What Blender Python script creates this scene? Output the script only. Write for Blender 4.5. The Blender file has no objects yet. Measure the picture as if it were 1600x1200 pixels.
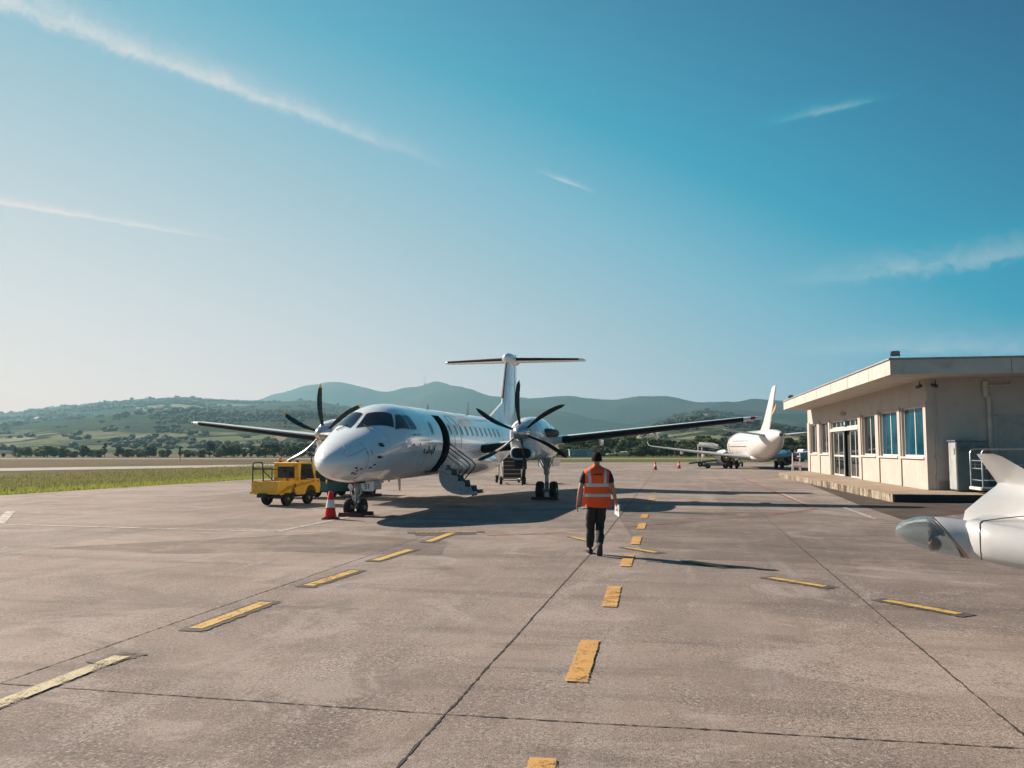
import bpy, bmesh, math, random
from mathutils import Vector, Matrix, noise
R = math.radians
EXPO = 1.34
HAZE_DENS, HAZE_G, HAZE_TOP, HAZE_COL = 4.0e-4, 0.52, 420.0, (0.205, 0.40, 0.485)
C = bpy.context.scene.collection
rnd = random.Random(7)

# ------------------------------------------------------------------ camera, sky, sun, exposure
F, HC = 1297.0, 1.82
PITCH = math.atan(101.0 / F)
cam = bpy.data.cameras.new('camera'); camo = bpy.data.objects.new('camera', cam); C.objects.link(camo)
camo.location = (0, 0, HC); camo.rotation_euler = (R(90) + PITCH, 0, 0)
cam.sensor_width = 36; cam.lens = 36 * F / 1600; cam.clip_start = 0.05; cam.clip_end = 20000
bpy.context.scene.camera = camo

SUN_AZ, SUN_EL = R(-55.5), R(30)           # azimuth from +Y towards +X
sun_dir = Vector((math.sin(SUN_AZ) * math.cos(SUN_EL), math.cos(SUN_AZ) * math.cos(SUN_EL), math.sin(SUN_EL)))
sl = bpy.data.lights.new('sun', 'SUN'); slo = bpy.data.objects.new('sun', sl); C.objects.link(slo)
sl.energy = 5.0; sl.angle = R(0.5); sl.color = (1.0, 0.84, 0.70)
slo.rotation_euler = (-sun_dir).to_track_quat('-Z', 'Y').to_euler()

sc = bpy.context.scene
sc.view_settings.view_transform = 'Standard'; sc.view_settings.look = 'None'
sc.view_settings.exposure = EXPO; sc.view_settings.gamma = 1.0; sc.view_settings.use_curve_mapping = False
sc.cycles.use_denoising = True
sc.cycles.max_bounces = 8; sc.cycles.volume_bounces = 0; sc.cycles.transparent_max_bounces = 12
sc.cycles.sample_clamp_indirect = 6.0

world = bpy.data.worlds.new('World'); sc.world = world; world.use_nodes = True

class NT:
    """tiny node-tree writer"""
    def __init__(s, tree): s.t = tree; s.n = tree.nodes; s.l = tree.links
    def new(s, typ, **kw):
        n = s.n.new(typ)
        for k, v in kw.items(): setattr(n, k, v)
        return n
    def put(s, sock, v):
        if isinstance(v, bpy.types.NodeSocket): s.l.new(v, sock)
        elif v is not None: sock.default_value = v
    def math(s, op, a, b=None, c=None, clamp=False):
        n = s.new('ShaderNodeMath', operation=op); n.use_clamp = clamp
        s.put(n.inputs[0], a)
        if b is not None: s.put(n.inputs[1], b)
        if c is not None: s.put(n.inputs[2], c)
        return n.outputs[0]
    def vmath(s, op, a, b=None, out=0):
        n = s.new('ShaderNodeVectorMath', operation=op); s.put(n.inputs[0], a)
        if b is not None: s.put(n.inputs[1], b)
        return n.outputs[out]
    def mix(s, f, a, b, blend='MIX'):
        n = s.new('ShaderNodeMix', data_type='RGBA', blend_type=blend)
        s.put(n.inputs[0], f); s.put(n.inputs[6], a); s.put(n.inputs[7], b)
        return n.outputs[2]
    def ramp(s, f, pts, interp='LINEAR'):
        n = s.new('ShaderNodeValToRGB'); cr = n.color_ramp; cr.interpolation = interp
        while len(cr.elements) < len(pts): cr.elements.new(0.5)
        for e, (p, c) in zip(cr.elements, pts):
            e.position = p; e.color = c if len(c) == 4 else (*c, 1)
        s.put(n.inputs[0], f); return n.outputs[0]
    def step(s, f, lo, hi, a=0.0, b=1.0, smooth=True):
        n = s.new('ShaderNodeMapRange'); n.interpolation_type = 'SMOOTHSTEP' if smooth else 'LINEAR'
        s.put(n.inputs[0], f); n.inputs[1].default_value = lo; n.inputs[2].default_value = hi
        n.inputs[3].default_value = a; n.inputs[4].default_value = b; return n.outputs[0]
    def noise(s, vec, scale, detail=4, rough=0.55, dist=0.0, out=0):
        n = s.new('ShaderNodeTexNoise'); s.put(n.inputs['Vector'], vec)
        n.inputs['Scale'].default_value = scale; n.inputs['Detail'].default_value = detail
        n.inputs['Roughness'].default_value = rough; n.inputs['Distortion'].default_value = dist
        return n.outputs[out]
    def voro(s, vec, scale, out='Distance', feature='F1', rand=1.0):
        n = s.new('ShaderNodeTexVoronoi', feature=feature); s.put(n.inputs['Vector'], vec)
        n.inputs['Scale'].default_value = scale; n.inputs['Randomness'].default_value = rand
        return n.outputs[out]
    def mapping(s, vec, scale=(1, 1, 1), rot=(0, 0, 0), loc=(0, 0, 0)):
        n = s.new('ShaderNodeMapping'); s.put(n.inputs[0], vec)
        n.inputs[1].default_value = loc; n.inputs[2].default_value = rot; n.inputs[3].default_value = scale
        return n.outputs[0]

def rgb(c): return (*c, 1.0) if len(c) == 3 else c

# --- sky: Nishita, graded by direction, with procedural contrails and cirrus
def build_world():
    w = NT(world.node_tree); bg = [n for n in w.n if n.type == 'BACKGROUND'][0]
    tc = w.new('ShaderNodeTexCoord').outputs['Generated']
    sky = w.new('ShaderNodeTexSky', sky_type='NISHITA'); sky.sun_disc = False
    sky.sun_elevation = SUN_EL; sky.sun_rotation = SUN_AZ
    sky.air_density = 1.0; sky.dust_density = 1.6; sky.ozone_density = 1.0; sky.altitude = 50
    col = sky.outputs[0]
    nd = w.vmath('NORMALIZE', tc)
    # grade: teal shift that deepens away from the sun
    sd = w.vmath('DOT_PRODUCT', nd, tuple(sun_dir), out=1)
    sep = w.new('ShaderNodeSeparateXYZ'); w.put(sep.inputs[0], nd)
    z = sep.outputs[2]; x = sep.outputs[0]
    hor = Vector((math.sin(SUN_AZ), math.cos(SUN_AZ), 0))
    hs = w.vmath('DOT_PRODUCT', nd, tuple(hor), out=1)
    GRADE = w
    v = w.math('ADD', w.math('MULTIPLY', z, 1.05), w.math('MULTIPLY', w.math('MAXIMUM', hs, -0.25), -0.62))
    #   v: about -0.5 near the glow at lower left, 0.6 at the deep upper right
    paint = w.ramp(w.math('MULTIPLY_ADD', v, 0.5405, 0.3514), SKY_RAMP)
    col = w.mix(1.0, w.mix(0.12, (1, 1, 1, 1), col), (1, 1, 1, 1), 'MIX') if False else col
    graded = w.mix(0.995, w.mix(1.0, col, (0.10, 0.10, 0.10, 1), 'MULTIPLY'), paint)
    # contrails: great-circle bands; each = (start dir, end dir, width, strength, seed)
    def pd(px, py):
        u = (px - 800) / F; q = (600 - py) / F
        d = Vector((u, math.cos(PITCH) - q * math.sin(PITCH), math.sin(PITCH) + q * math.cos(PITCH)))
        return d.normalized()
    wob = w.noise(nd, 7.0, 3, 0.5, 0.0); wob2 = w.noise(nd, 60.0, 6, 0.62, 0.6); fil = w.noise(nd, 22.0, 6, 0.6, 1.2)
    tot = None
    for (a, b, wd0, wd1, st, ends) in TRAILS:
        A, B = pd(*a), pd(*b); n = A.cross(B).normalized()
        if n.z < 0: n = -n
        along = (B - A).normalized(); L = (B - A).length
        dist = w.vmath('DOT_PRODUCT', nd, tuple(n), out=1)
        t = w.math('DIVIDE', w.math('SUBTRACT', w.vmath('DOT_PRODUCT', nd, tuple(along), out=1), A.dot(along)), L)
        wid = w.math('MULTIPLY_ADD', w.math('MAXIMUM', w.math('MINIMUM', t, 1.0), 0.0), wd1 - wd0, wd0)
        off = w.math('MULTIPLY', w.math('SUBTRACT', wob, 0.5), 0.014 if wd0 > 0.006 else 0.004)
        off2 = w.math('MULTIPLY', w.math('SUBTRACT', wob2, 0.5), w.math('MULTIPLY', wid, 1.3))
        d2 = w.math('ADD', w.math('ADD', dist, off), off2)
        q = w.math('DIVIDE', d2, wid)
        # sharp lower edge, feathery upper edge
        up = w.math('EXPONENT', w.math('MULTIPLY', w.math('POWER', w.math('MAXIMUM', q, 0.0), 1.3), -0.9))
        dn = w.math('EXPONENT', w.math('MULTIPLY', w.math('POWER', w.math('MINIMUM', q, 0.0), 2.0), -5.0))
        band = w.math('MULTIPLY', up, dn)
        e0 = w.step(t, -0.02 if not ends else -0.05, ends, 0, 1); e1 = w.step(t, 0.45, 1.02, 1, 0)
        m = w.math('MULTIPLY', w.math('MULTIPLY', band, w.math('MULTIPLY', e0, e1)), w.math('MULTIPLY', w.step(fil, 0.25, 0.70, 0.45, 1.0), st))
        tot = m if tot is None else w.math('ADD', tot, m)
    tot = w.math('MINIMUM', tot, 0.85)
    out = w.mix(tot, graded, (0.80, 0.80, 0.77, 1))
    # the sky stands behind the haze box: brighten it by what that air takes away, take off what it adds
    pathl = w.math('MINIMUM', w.math('DIVIDE', HAZE_TOP, w.math('MAXIMUM', z, 0.02)), w.math('MINIMUM', w.math('DIVIDE', 5900.0, w.math('MAXIMUM', sep.outputs[1], 0.01)), w.math('DIVIDE', 4100.0, w.math('MAXIMUM', w.math('ABSOLUTE', x), 0.01))))
    pathl = w.math('MINIMUM', pathl, w.math('DIVIDE', 400.0, w.math('MAXIMUM', w.math('MULTIPLY', sep.outputs[1], -1.0), 0.01)))
    T = w.math('EXPONENT', w.math('MULTIPLY', pathl, -HAZE_DENS))
    hg = w.math('DIVIDE', 1 - HAZE_G ** 2, w.math('POWER', w.math('MULTIPLY_ADD', sd, -2 * HAZE_G, 1 + HAZE_G ** 2), 1.5))
    air = w.new('ShaderNodeCombineColor')
    for i, (c_, s_, a_) in enumerate(zip(HAZE_COL, (1.0, 0.84, 0.70), (0.10, 0.15, 0.17))):
        w.put(air.inputs[i], w.math('MULTIPLY', w.math('MULTIPLY_ADD', hg, 5 * .80 * s_ / 12.566, a_ * .7), c_))
    one_T = w.math('SUBTRACT', 1.0, T)
    sub = w.vmath('SCALE', air.outputs[0], None); nd_ = w.n[-1]; w.put(nd_.inputs[3], one_T)
    base = w.vmath('SCALE', out, None); w.n[-1].inputs[3].default_value = 2 ** -EXPO
    dif = w.vmath('SUBTRACT', base, sub)
    qn = w.vmath('SCALE', dif, None); w.put(w.n[-1].inputs[3], w.math('DIVIDE', 1.0, T))
    out = w.vmath('MAXIMUM', qn, (0, 0, 0))
    # below the horizon: dull ground bounce
    out = w.mix(w.step(z, -0.05, -0.005, 1, 0), out, (0.08, 0.075, 0.07, 1))
    w.put(bg.inputs[0], out); bg.inputs[1].default_value = 1.0

def lin(r, g, b):
    f = lambda c: (c / 255 / 12.92) if c <= 10 else (((c / 255) + 0.055) / 1.055) ** 2.4
    return (f(r), f(g), f(b), 1)
SKY_RAMP = [(0.014, lin(242, 243, 239)), (0.088, lin(228, 236, 235)), (0.169, lin(205, 221, 226)), (0.27, lin(168, 202, 213)),
            (0.351, lin(130, 188, 207)), (0.432, lin(62, 164, 191)), (0.493, lin(0, 145, 175)), (0.574, lin(0, 121, 153)), (0.689, lin(0, 100, 134)), (1.0, lin(20, 88, 112))]
SKY_STRENGTH = 0.62
TRAILS = [((-120, -42), (760, 285), 0.017, 0.008, 0.66, 0.0),
          ((-80, 303), (400, 383), 0.0045, 0.0022, 0.9, 0.0),
          ((830, 265), (940, 305), 0.003, 0.003, 0.42, 0.5),
          ((1160, 205), (1430, 143), 0.009, 0.005, 0.30, 0.6),
          ((1700, 385), (1180, 445), 0.020, 0.014, 0.28, 0.0),
          ((1700, 545), (1180, 545), 0.018, 0.010, 0.22, 0.0)]
build_world()

# ------------------------------------------------------------------ helpers
def G(px, py, z=0.0):
    u = (px - 800) / F; q = (600 - py) / F
    d = (u, math.cos(PITCH) - q * math.sin(PITCH), math.sin(PITCH) + q * math.cos(PITCH))
    k = (z - HC) / d[2]
    return Vector((d[0] * k, d[1] * k, z))

def tag(o, label=None, cat=None, group=None, kind=None):
    if label: o['label'] = label
    if cat: o['category'] = cat
    if group: o['group'] = group
    if kind: o['kind'] = kind
    return o

def empty(name, loc=(0, 0, 0), rz=0.0):
    o = bpy.data.objects.new(name, None); C.objects.link(o)
    o.location = loc; o.rotation_euler = (0, 0, rz); o.empty_display_size = 0.3
    return o

class MB:
    def __init__(s): s.v = []; s.f = []; s.m = []; s.mi = 0
    def add(s, vs, fs, M=None):
        b = len(s.v)
        for p in vs:
            p = Vector(p)
            if M is not None: p = M @ p
            s.v.append(tuple(p))
        for f in fs: s.f.append(tuple(i + b for i in f)); s.m.append(s.mi)
        return s
    def box(s, c, d, M=None, taper=1.0, bev=0.0):
        x, y, z = d[0] / 2, d[1] / 2, d[2] / 2
        T = Matrix.Translation(Vector(c))
        if M is not None: T = T @ M
        if bev > 0:
            b = min(bev, x * .9, y * .9, z * .9)
            vs = []; 
            for sz in (-1, 1):
                for lv in ((z - b, 0), (z, b)):
                    pass
            lay = [(-z, b), (-z + b, 0), (z - b, 0), (z, b)]
            for (zz, ins) in lay:
                X, Y = x - ins, y - ins; k = b * 0.7 if ins == 0 else 0.0
                k = b
                vs += [(-X + k, -Y, zz), (X - k, -Y, zz), (X, -Y + k, zz), (X, Y - k, zz), (X - k, Y, zz), (-X + k, Y, zz), (-X, Y - k, zz), (-X, -Y + k, zz)]
            fs = [tuple(range(7, -1, -1)), tuple(range(24, 32))]
            for l in range(3):
                for i in range(8):
                    j = (i + 1) % 8; fs.append((l * 8 + i, l * 8 + j, l * 8 + 8 + j, l * 8 + 8 + i))
            return s.add(vs, fs, T)
        t = taper
        vs = [(-x, -y, -z), (x, -y, -z), (x, y, -z), (-x, y, -z), (-x * t, -y * t, z), (x * t, -y * t, z), (x * t, y * t, z), (-x * t, y * t, z)]
        return s.add(vs, [(0, 3, 2, 1), (4, 5, 6, 7), (0, 1, 5, 4), (1, 2, 6, 5), (2, 3, 7, 6), (3, 0, 4, 7)], T)
    def rings(s, rings, close=True, cap0=True, cap1=True):
        n = len(rings[0]); vs = [p for r in rings for p in r]; fs = []
        for i in range(len(rings) - 1):
            for j in range(n if close else n - 1):
                k = (j + 1) % n; fs.append((i * n + j, i * n + k, (i + 1) * n + k, (i + 1) * n + j))
        if cap0: fs.append(tuple(range(n - 1, -1, -1)))
        if cap1: fs.append(tuple((len(rings) - 1) * n + j for j in range(n)))
        return s.add(vs, fs)
    def tube(s, pts, r, n=8, cap=True):
        pts = [Vector(p) for p in pts]
        rr = r if isinstance(r, (list, tuple)) else [r] * len(pts)
        out = []; up = None
        for i, p in enumerate(pts):
            d = (pts[min(i + 1, len(pts) - 1)] - pts[max(i - 1, 0)])
            if d.length < 1e-9: d = Vector((0, 0, 1))
            d.normalize()
            if up is None:
                up = Vector((0, 0, 1)) if abs(d.z) < 0.9 else Vector((0, 1, 0))
            a = d.cross(up)
            if a.length < 1e-4: a = d.cross(Vector((1, 0, 0)))
            a.normalize(); b = a.cross(d).normalized(); up = b
            out.append([tuple(p + (a * math.cos(2 * math.pi * k / n) + b * math.sin(2 * math.pi * k / n)) * rr[i]) for k in range(n)])
        return s.rings(out, True, cap, cap)
    def lathe(s, prof, M=None, n=24, cap=True):
        """prof: (radius, h) pairs about local Z"""
        T = M if M is not None else Matrix.Identity(4)
        rs = [[tuple(T @ Vector((r * math.cos(2 * math.pi * k / n), r * math.sin(2 * math.pi * k / n), h))) for k in range(n)] for r, h in prof]
        return s.rings(rs, True, cap, cap)
    def prism(s, poly, axis, d0, d1):
        """poly in the two other axes, extruded along axis"""
        def mk(p, d):
            return (d, p[0], p[1]) if axis == 0 else (p[0], d, p[1]) if axis == 1 else (p[0], p[1], d)
        n = len(poly); vs = [mk(p, d0) for p in poly] + [mk(p, d1) for p in poly]
        fs = [tuple(range(n - 1, -1, -1)), tuple(range(n, 2 * n))] + [(i, (i + 1) % n, n + (i + 1) % n, n + i) for i in range(n)]
        return s.add(vs, fs)
    def build(s, name, mat, parent=None, smooth=False, loc=None, angle=None, fix=True):
        me = bpy.data.meshes.new(name); me.from_pydata(s.v, [], s.f)
        mats = mat if isinstance(mat, (list, tuple)) else [mat]
        for m in mats: me.materials.append(m)
        if len(mats) > 1: me.polygons.foreach_set('material_index', s.m)
        if fix:
            bm = bmesh.new(); bm.from_mesh(me)
            bmesh.ops.recalc_face_normals(bm, faces=bm.faces); bm.to_mesh(me); bm.free()
        me.update()
        if smooth:
            me.polygons.foreach_set('use_smooth', [True] * len(me.polygons))
            me.set_sharp_from_angle(angle=R(angle if angle else 40))
        o = bpy.data.objects.new(name, me); C.objects.link(o)
        if parent is not None: o.parent = parent
        if loc: o.location = loc
        return o

def rotm(ax, deg): return Matrix.Rotation(R(deg), 4, ax)
def align(p, d):
    """matrix placing local Z along d at p"""
    q = Vector(d).normalized().to_track_quat('Z', 'Y')
    return Matrix.Translation(Vector(p)) @ q.to_matrix().to_4x4()

# ------------------------------------------------------------------ materials
def bsdf(name):
    m = bpy.data.materials.new(name); m.use_nodes = True
    w = NT(m.node_tree); b = [n for n in w.n if n.type == 'BSDF_PRINCIPLED'][0]
    return m, w, b

def basic(name, col, rough=0.5, metal=0.0, var=0.12, scale=3.0, coat=0.0, bump=0.0, bscale=40, dirt=None, dirtamt=0.3, spec=0.5):
    m, w, b = bsdf(name)
    tc = w.new('ShaderNodeTexCoord').outputs['Object']
    n1 = w.noise(tc, scale, 5, 0.6)
    c0 = tuple(max(0, c * (1 - var)) for c in col); c1 = tuple(min(1, c * (1 + var)) for c in col)
    col_o = w.mix(w.step(n1, 0.3, 0.7), rgb(c0), rgb(c1))
    if dirt:
        n2 = w.noise(tc, scale * 2.3, 7, 0.68, 0.4)
        col_o = w.mix(w.math('MULTIPLY', w.step(n2, 0.48, 0.72), dirtamt), col_o, rgb(dirt))
    w.put(b.inputs['Base Color'], col_o)
    w.put(b.inputs['Roughness'], w.step(n1, 0.2, 0.8, max(0.02, rough - 0.07), min(1, rough + 0.07)))
    b.inputs['Metallic'].default_value = metal
    b.inputs['Coat Weight'].default_value = coat; b.inputs['Coat Roughness'].default_value = 0.06
    b.inputs['Specular IOR Level'].default_value = spec
    if bump:
        bp = w.new('ShaderNodeBump'); bp.inputs['Strength'].default_value = bump; bp.inputs['Distance'].default_value = 0.01
        w.put(bp.inputs['Height'], w.noise(tc, bscale, 4)); w.put(b.inputs['Normal'], bp.outputs[0])
    return m

def m_apron():
    m, w, b = bsdf('apron_asphalt')
    g = w.new('ShaderNodeNewGeometry').outputs['Position']
    gj = w.mapping(g, rot=(0, 0, R(11.5)))                     # along the slabs
    big = w.noise(g, 0.16, 5, 0.6, 0.6); med = w.noise(g, 0.9, 6, 0.65, 0.5)
    streak = w.noise(w.mapping(gj, (1.6, 0.10, 1)), 1.0, 5, 0.6, 0.2)
    streak2 = w.noise(w.mapping(gj, (0.12, 1.5, 1)), 1.0, 6, 0.6, 0.3)
    col = w.mix(w.step(big, 0.32, 0.68), (0.20, 0.163, 0.137, 1), (0.325, 0.270, 0.230, 1))
    col = w.mix(w.math('MULTIPLY', w.step(med, 0.45, 0.75), 0.55), col, (0.33, 0.283, 0.25, 1))
    col = w.mix(w.math('MULTIPLY', w.step(med, 0.5, 0.22), 0.5), col, (0.15, 0.124, 0.108, 1))
    col = w.mix(w.math('MULTIPLY', w.step(streak, 0.50, 0.68), 0.55), col, (0.33, 0.29, 0.26, 1))
    col = w.mix(w.math('MULTIPLY', w.step(streak2, 0.5, 0.68), 0.55), col, (0.145, 0.12, 0.106, 1))
    # every slab its own tone
    sl_ = w.voro(w.mapping(gj, (1 / 6.4, 1 / 7.4, 0.0), loc=(.31, .12, 0)), 1.0, 'Color', rand=0.0); ss_ = w.new('ShaderNodeSeparateColor'); w.put(ss_.inputs[0], sl_)
    col = w.mix(1.0, col, w.ramp(ss_.outputs[0], [(0, (.88, .88, .89)), (.5, (1.02, 1.02, 1.02)), (1, (1.16, 1.15, 1.13))]), 'MULTIPLY')
    stn = w.step(w.noise(g, 0.33, 8, 0.72, 1.0), 0.50, 0.62); col = w.mix(w.math('MULTIPLY', stn, 0.42), col, (0.12, 0.10, 0.088, 1))
    drg = w.noise(w.mapping(gj, (3.2, 0.22, 1), rot=(0, 0, R(24))), 1.0, 7, 0.7, 0.3); col = w.mix(w.math('MULTIPLY', w.step(drg, 0.60, 0.72), 0.35), col, (0.40, 0.35, 0.31, 1))
    # polished, paler blotches with soft edges and rubber-dark ones
    bl = w.noise(g, 0.45, 7, 0.7, 1.4)
    col = w.mix(w.math('MULTIPLY', w.step(bl, 0.53, 0.61), 0.60), col, (0.36, 0.312, 0.278, 1))
    # worn-through aggregate: coarse speckle inside patches, plus overall grit
    agg = w.voro(g, 55, 'Color'); ag = w.new('ShaderNodeSeparateColor'); w.put(ag.inputs[0], agg)
    agg2 = w.noise(g, 120, 2, 0.6)
    msk = w.step(w.noise(g, 0.7, 6, 0.7, 0.8), 0.42, 0.62, 0.35, 1.0)
    dk = w.math('MULTIPLY', w.math('GREATER_THAN', ag.outputs[0], 0.80), w.math('MULTIPLY', msk, 0.55))
    lt = w.math('MULTIPLY', w.math('GREATER_THAN', ag.outputs[1], 0.86), w.math('MULTIPLY', msk, 0.5))
    col = w.mix(dk, col, (0.085, 0.07, 0.062, 1)); col = w.mix(lt, col, (0.46, 0.41, 0.37, 1))
    col = w.mix(w.step(agg2, 0.3, 0.7, 0.0, 1.0), w.mix(1.0, col, (0.74, 0.73, 0.73, 1), 'MULTIPLY'), w.mix(1.0, col, (1.24, 1.24, 1.24, 1), 'MULTIPLY'))
    grn = w.step(w.noise(g, 34, 6, 0.9), 0.40, 0.60, 0.0, 1.0); gcol = w.mix(grn, (0.50, 0.49, 0.49, 1), (1.38, 1.38, 1.39, 1))
    col = w.mix(w.math('MULTIPLY', w.step(w.noise(g, 0.55, 5, 0.6, 0.6), 0.38, 0.64, 0.08, 1.0), 0.85), col, w.mix(1.0, col, gcol, 'MULTIPLY'))
    # small pits and oil spots
    pit = w.voro(g, 2.6); pn = w.noise(g, 0.5, 2)
    col = w.mix(w.math('MULTIPLY', w.math('LESS_THAN', pit, 0.035), w.step(pn, 0.5, 0.6, 0, 0.85)), col, (0.045, 0.038, 0.034, 1))
    spot = w.voro(w.vmath('ADD', g, w.vmath('SCALE', w.noise(g, 3.0, 3, out=1), None)), 0.42)
    col = w.mix(w.step(spot, 0.16, 0.05, 0, 0.30), col, (0.09, 0.076, 0.068, 1))
    w.put(b.inputs['Base Color'], w.mix(1.0, col, (.895, .895, .905, 1), 'MULTIPLY'))
    w.put(b.inputs['Roughness'], w.step(med, 0.3, 0.7, 0.82, 0.95)); b.inputs['Specular IOR Level'].default_value = 0.25
    bp = w.new('ShaderNodeBump'); bp.inputs['Strength'].default_value = 0.8; bp.inputs['Distance'].default_value = 0.004
    w.put(bp.inputs['Height'], w.math('ADD', w.noise(g, 45, 5, 0.7), w.math('MULTIPLY', w.voro(g, 80), 0.6)))
    w.put(b.inputs['Normal'], bp.outputs[0]); return m

def m_paint(name, col, wear=0.5, edge=0.45):
    m, w, b = bsdf(name)
    g = w.new('ShaderNodeNewGeometry').outputs['Position']
    n = w.noise(g, 5.0, 8, 0.75, 0.3); n2 = w.noise(g, 60, 3, 0.7)
    n4 = w.noise(g, 1.4, 4, 0.6)
    a = w.step(w.math('ADD', w.math('ADD', w.math('MULTIPLY', n, 0.50), w.math('MULTIPLY', n2, 0.30)), w.math('MULTIPLY', n4, 0.20)), edge - 0.06, edge + 0.04, 1 - wear, 1.0)
    c = w.mix(w.noise(g, 2.0, 6, 0.6), rgb(tuple(x * 0.72 for x in col)), rgb(tuple(min(1, x * 1.12) for x in col)))
    c = w.mix(w.math('MULTIPLY', w.math('GREATER_THAN', w.noise(g, 90, 2), 0.6), 0.35), c, (0.14, 0.115, 0.1, 1))
    w.put(b.inputs['Base Color'], c); b.inputs['Roughness'].default_value = 0.8; w.put(b.inputs['Alpha'], a)
    return m

def m_ground():
    m, w, b = bsdf('grass_ground')
    g = w.new('ShaderNodeNewGeometry').outputs['Position']
    sp = w.new('ShaderNodeSeparateXYZ'); w.put(sp.inputs[0], g)
    # distance beyond the apron edge (edge line through (-20,32.7) and (-15.4,49.6))
    ex, ey = 4.62, 16.95; L = math.hypot(ex, ey)
    dd = w.math('ADD', w.math('MULTIPLY', sp.outputs[0], -ey / L), w.math('MULTIPLY', sp.outputs[1], ex / L))
    dd = w.math('SUBTRACT', dd, (20.0 * ey + 32.7 * ex) / L)
    n = w.noise(g, 0.11, 6, 0.65, 0.8); n2 = w.noise(g, 0.7, 6, 0.7, 0.4); n3 = w.noise(w.mapping(g, (0.02, 0.12, 1)), 1.0, 5, 0.6)
    col = w.mix(w.step(n, 0.35, 0.65), (0.085, 0.092, 0.022, 1), (0.15, 0.128, 0.055, 1))
    fresh = w.mix(w.step(n2, 0.35, 0.65), (0.105, 0.125, 0.022, 1), (0.16, 0.175, 0.035, 1))
    col = w.mix(w.step(w.math('ADD', dd, w.math('MULTIPLY', n2, 3.0)), 3.2, 6.5), fresh, col)
    brown = w.mix(n2, (0.15, 0.11, 0.06, 1), (0.22, 0.165, 0.095, 1))
    left = w.step(sp.outputs[0], -4, -30)
    col = w.mix(w.math('MULTIPLY', w.math('MULTIPLY', w.step(dd, 6, 14, 0.3, 0.8), left), w.step(n3, 0.35, 0.6, 0.4, 1)), col, brown)
    col = w.mix(w.math('MULTIPLY', w.step(n2, 0.62, 0.72), 0.5), col, (0.05, 0.06, 0.02, 1))
    w.put(b.inputs['Base Color'], w.mix(1.0, col, (.8, .8, .8, 1), 'MULTIPLY')); b.inputs['Roughness'].default_value = 1.0; b.inputs['Specular IOR Level'].default_value = 0.1
    bp = w.new('ShaderNodeBump'); bp.inputs['Strength'].default_value = 0.9; bp.inputs['Distance'].default_value = 0.2
    w.put(bp.inputs['Height'], w.noise(g, 3.5, 6, 0.75)); w.put(b.inputs['Normal'], bp.outputs[0])
    return m

def m_hills():
    m, w, b = bsdf('hill_fields')
    g = w.new('ShaderNodeNewGeometry').outputs['Position']
    sp = w.new('ShaderNodeSeparateXYZ'); w.put(sp.inputs[0], g)
    gg = w.vmath('ADD', g, w.vmath('SCALE', w.vmath('SUBTRACT', w.noise(g, 0.006, 3, out=1), (0.5, 0.5, 0.5)), None))
    ff = w.n[-1]
    wn = w.new('ShaderNodeVectorMath', operation='SCALE'); w.put(wn.inputs[0], w.vmath('SUBTRACT', w.noise(g, 0.008, 4, out=1), (0.5, 0.5, 0.5))); wn.inputs[3].default_value = 90
    gw = w.vmath('ADD', g, wn.outputs[0])
    cell = w.voro(w.mapping(gw, (0.0085, 0.0042, 0.0)), 1.0, 'Color'); cs = w.new('ShaderNodeSeparateColor'); w.put(cs.inputs[0], cell)
    fld = w.ramp(cs.outputs[0], [(0, (0.20, 0.20, 0.12)), (0.25, (0.27, 0.245, 0.17)), (0.45, (0.15, 0.165, 0.10)), (0.62, (0.31, 0.285, 0.20)), (0.8, (0.19, 0.21, 0.11))], 'CONSTANT')  # field colours paled and greyed to stand in for haze
    edge = w.voro(w.mapping(gw, (0.0085, 0.0042, 0.0)), 1.0, 'Distance', 'DISTANCE_TO_EDGE')
    hedge = w.step(w.math('ADD', edge, w.math('MULTIPLY', w.noise(g, 0.05, 4), 0.05)), 0.075, 0.045)
    wood = w.step(w.noise(g, 0.0042, 6, 0.62, 0.5), 0.47, 0.52)
    wood = w.math('MAXIMUM', wood, w.math('MULTIPLY', w.math('GREATER_THAN', cs.outputs[1], 0.66), 1.0))
    col = w.mix(hedge, fld, (0.045, 0.058, 0.040, 1))
    wc = w.mix(w.noise(g, 0.06, 5, 0.7), (0.040, 0.052, 0.036, 1), (0.085, 0.10, 0.065, 1))  # wood colours greyed as well, haze put into the colour
    col = w.mix(wood, col, wc)
    # high moorland on the far mountains: brown-green
    far = w.step(w.vmath('LENGTH', g, out=1), 2500, 3100)
    moor = w.mix(w.step(w.noise(g, 0.0016, 6, 0.6, 0.4), 0.4, 0.6), (0.060, 0.070, 0.03, 1), (0.13, 0.105, 0.06, 1))
    lowwood = w.step(w.math('ADD', sp.outputs[2], w.math('MULTIPLY', w.noise(g, 0.003, 4), 120)), 150, 250, 1, 0)
    moor = w.mix(lowwood, moor, (0.032, 0.05, 0.02, 1))
    col = w.mix(far, col, moor)
    w.put(b.inputs['Base Color'], w.mix(1.0, col, (1.0, 1.0, 1.0, 1), 'MULTIPLY')); b.inputs['Roughness'].default_value = 1.0; b.inputs['Specular IOR Level'].default_value = 0.0
    bp = w.new('ShaderNodeBump'); bp.inputs['Strength'].default_value = 1.0; bp.inputs['Distance'].default_value = 30.0
    w.put(bp.inputs['Height'], w.math('ADD', w.math('MULTIPLY', w.noise(g, 0.05, 6, 0.7), 0.25), w.noise(g, 0.006, 5, 0.6, 0.5))); w.put(b.inputs['Normal'], bp.outputs[0])
    return m

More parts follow.
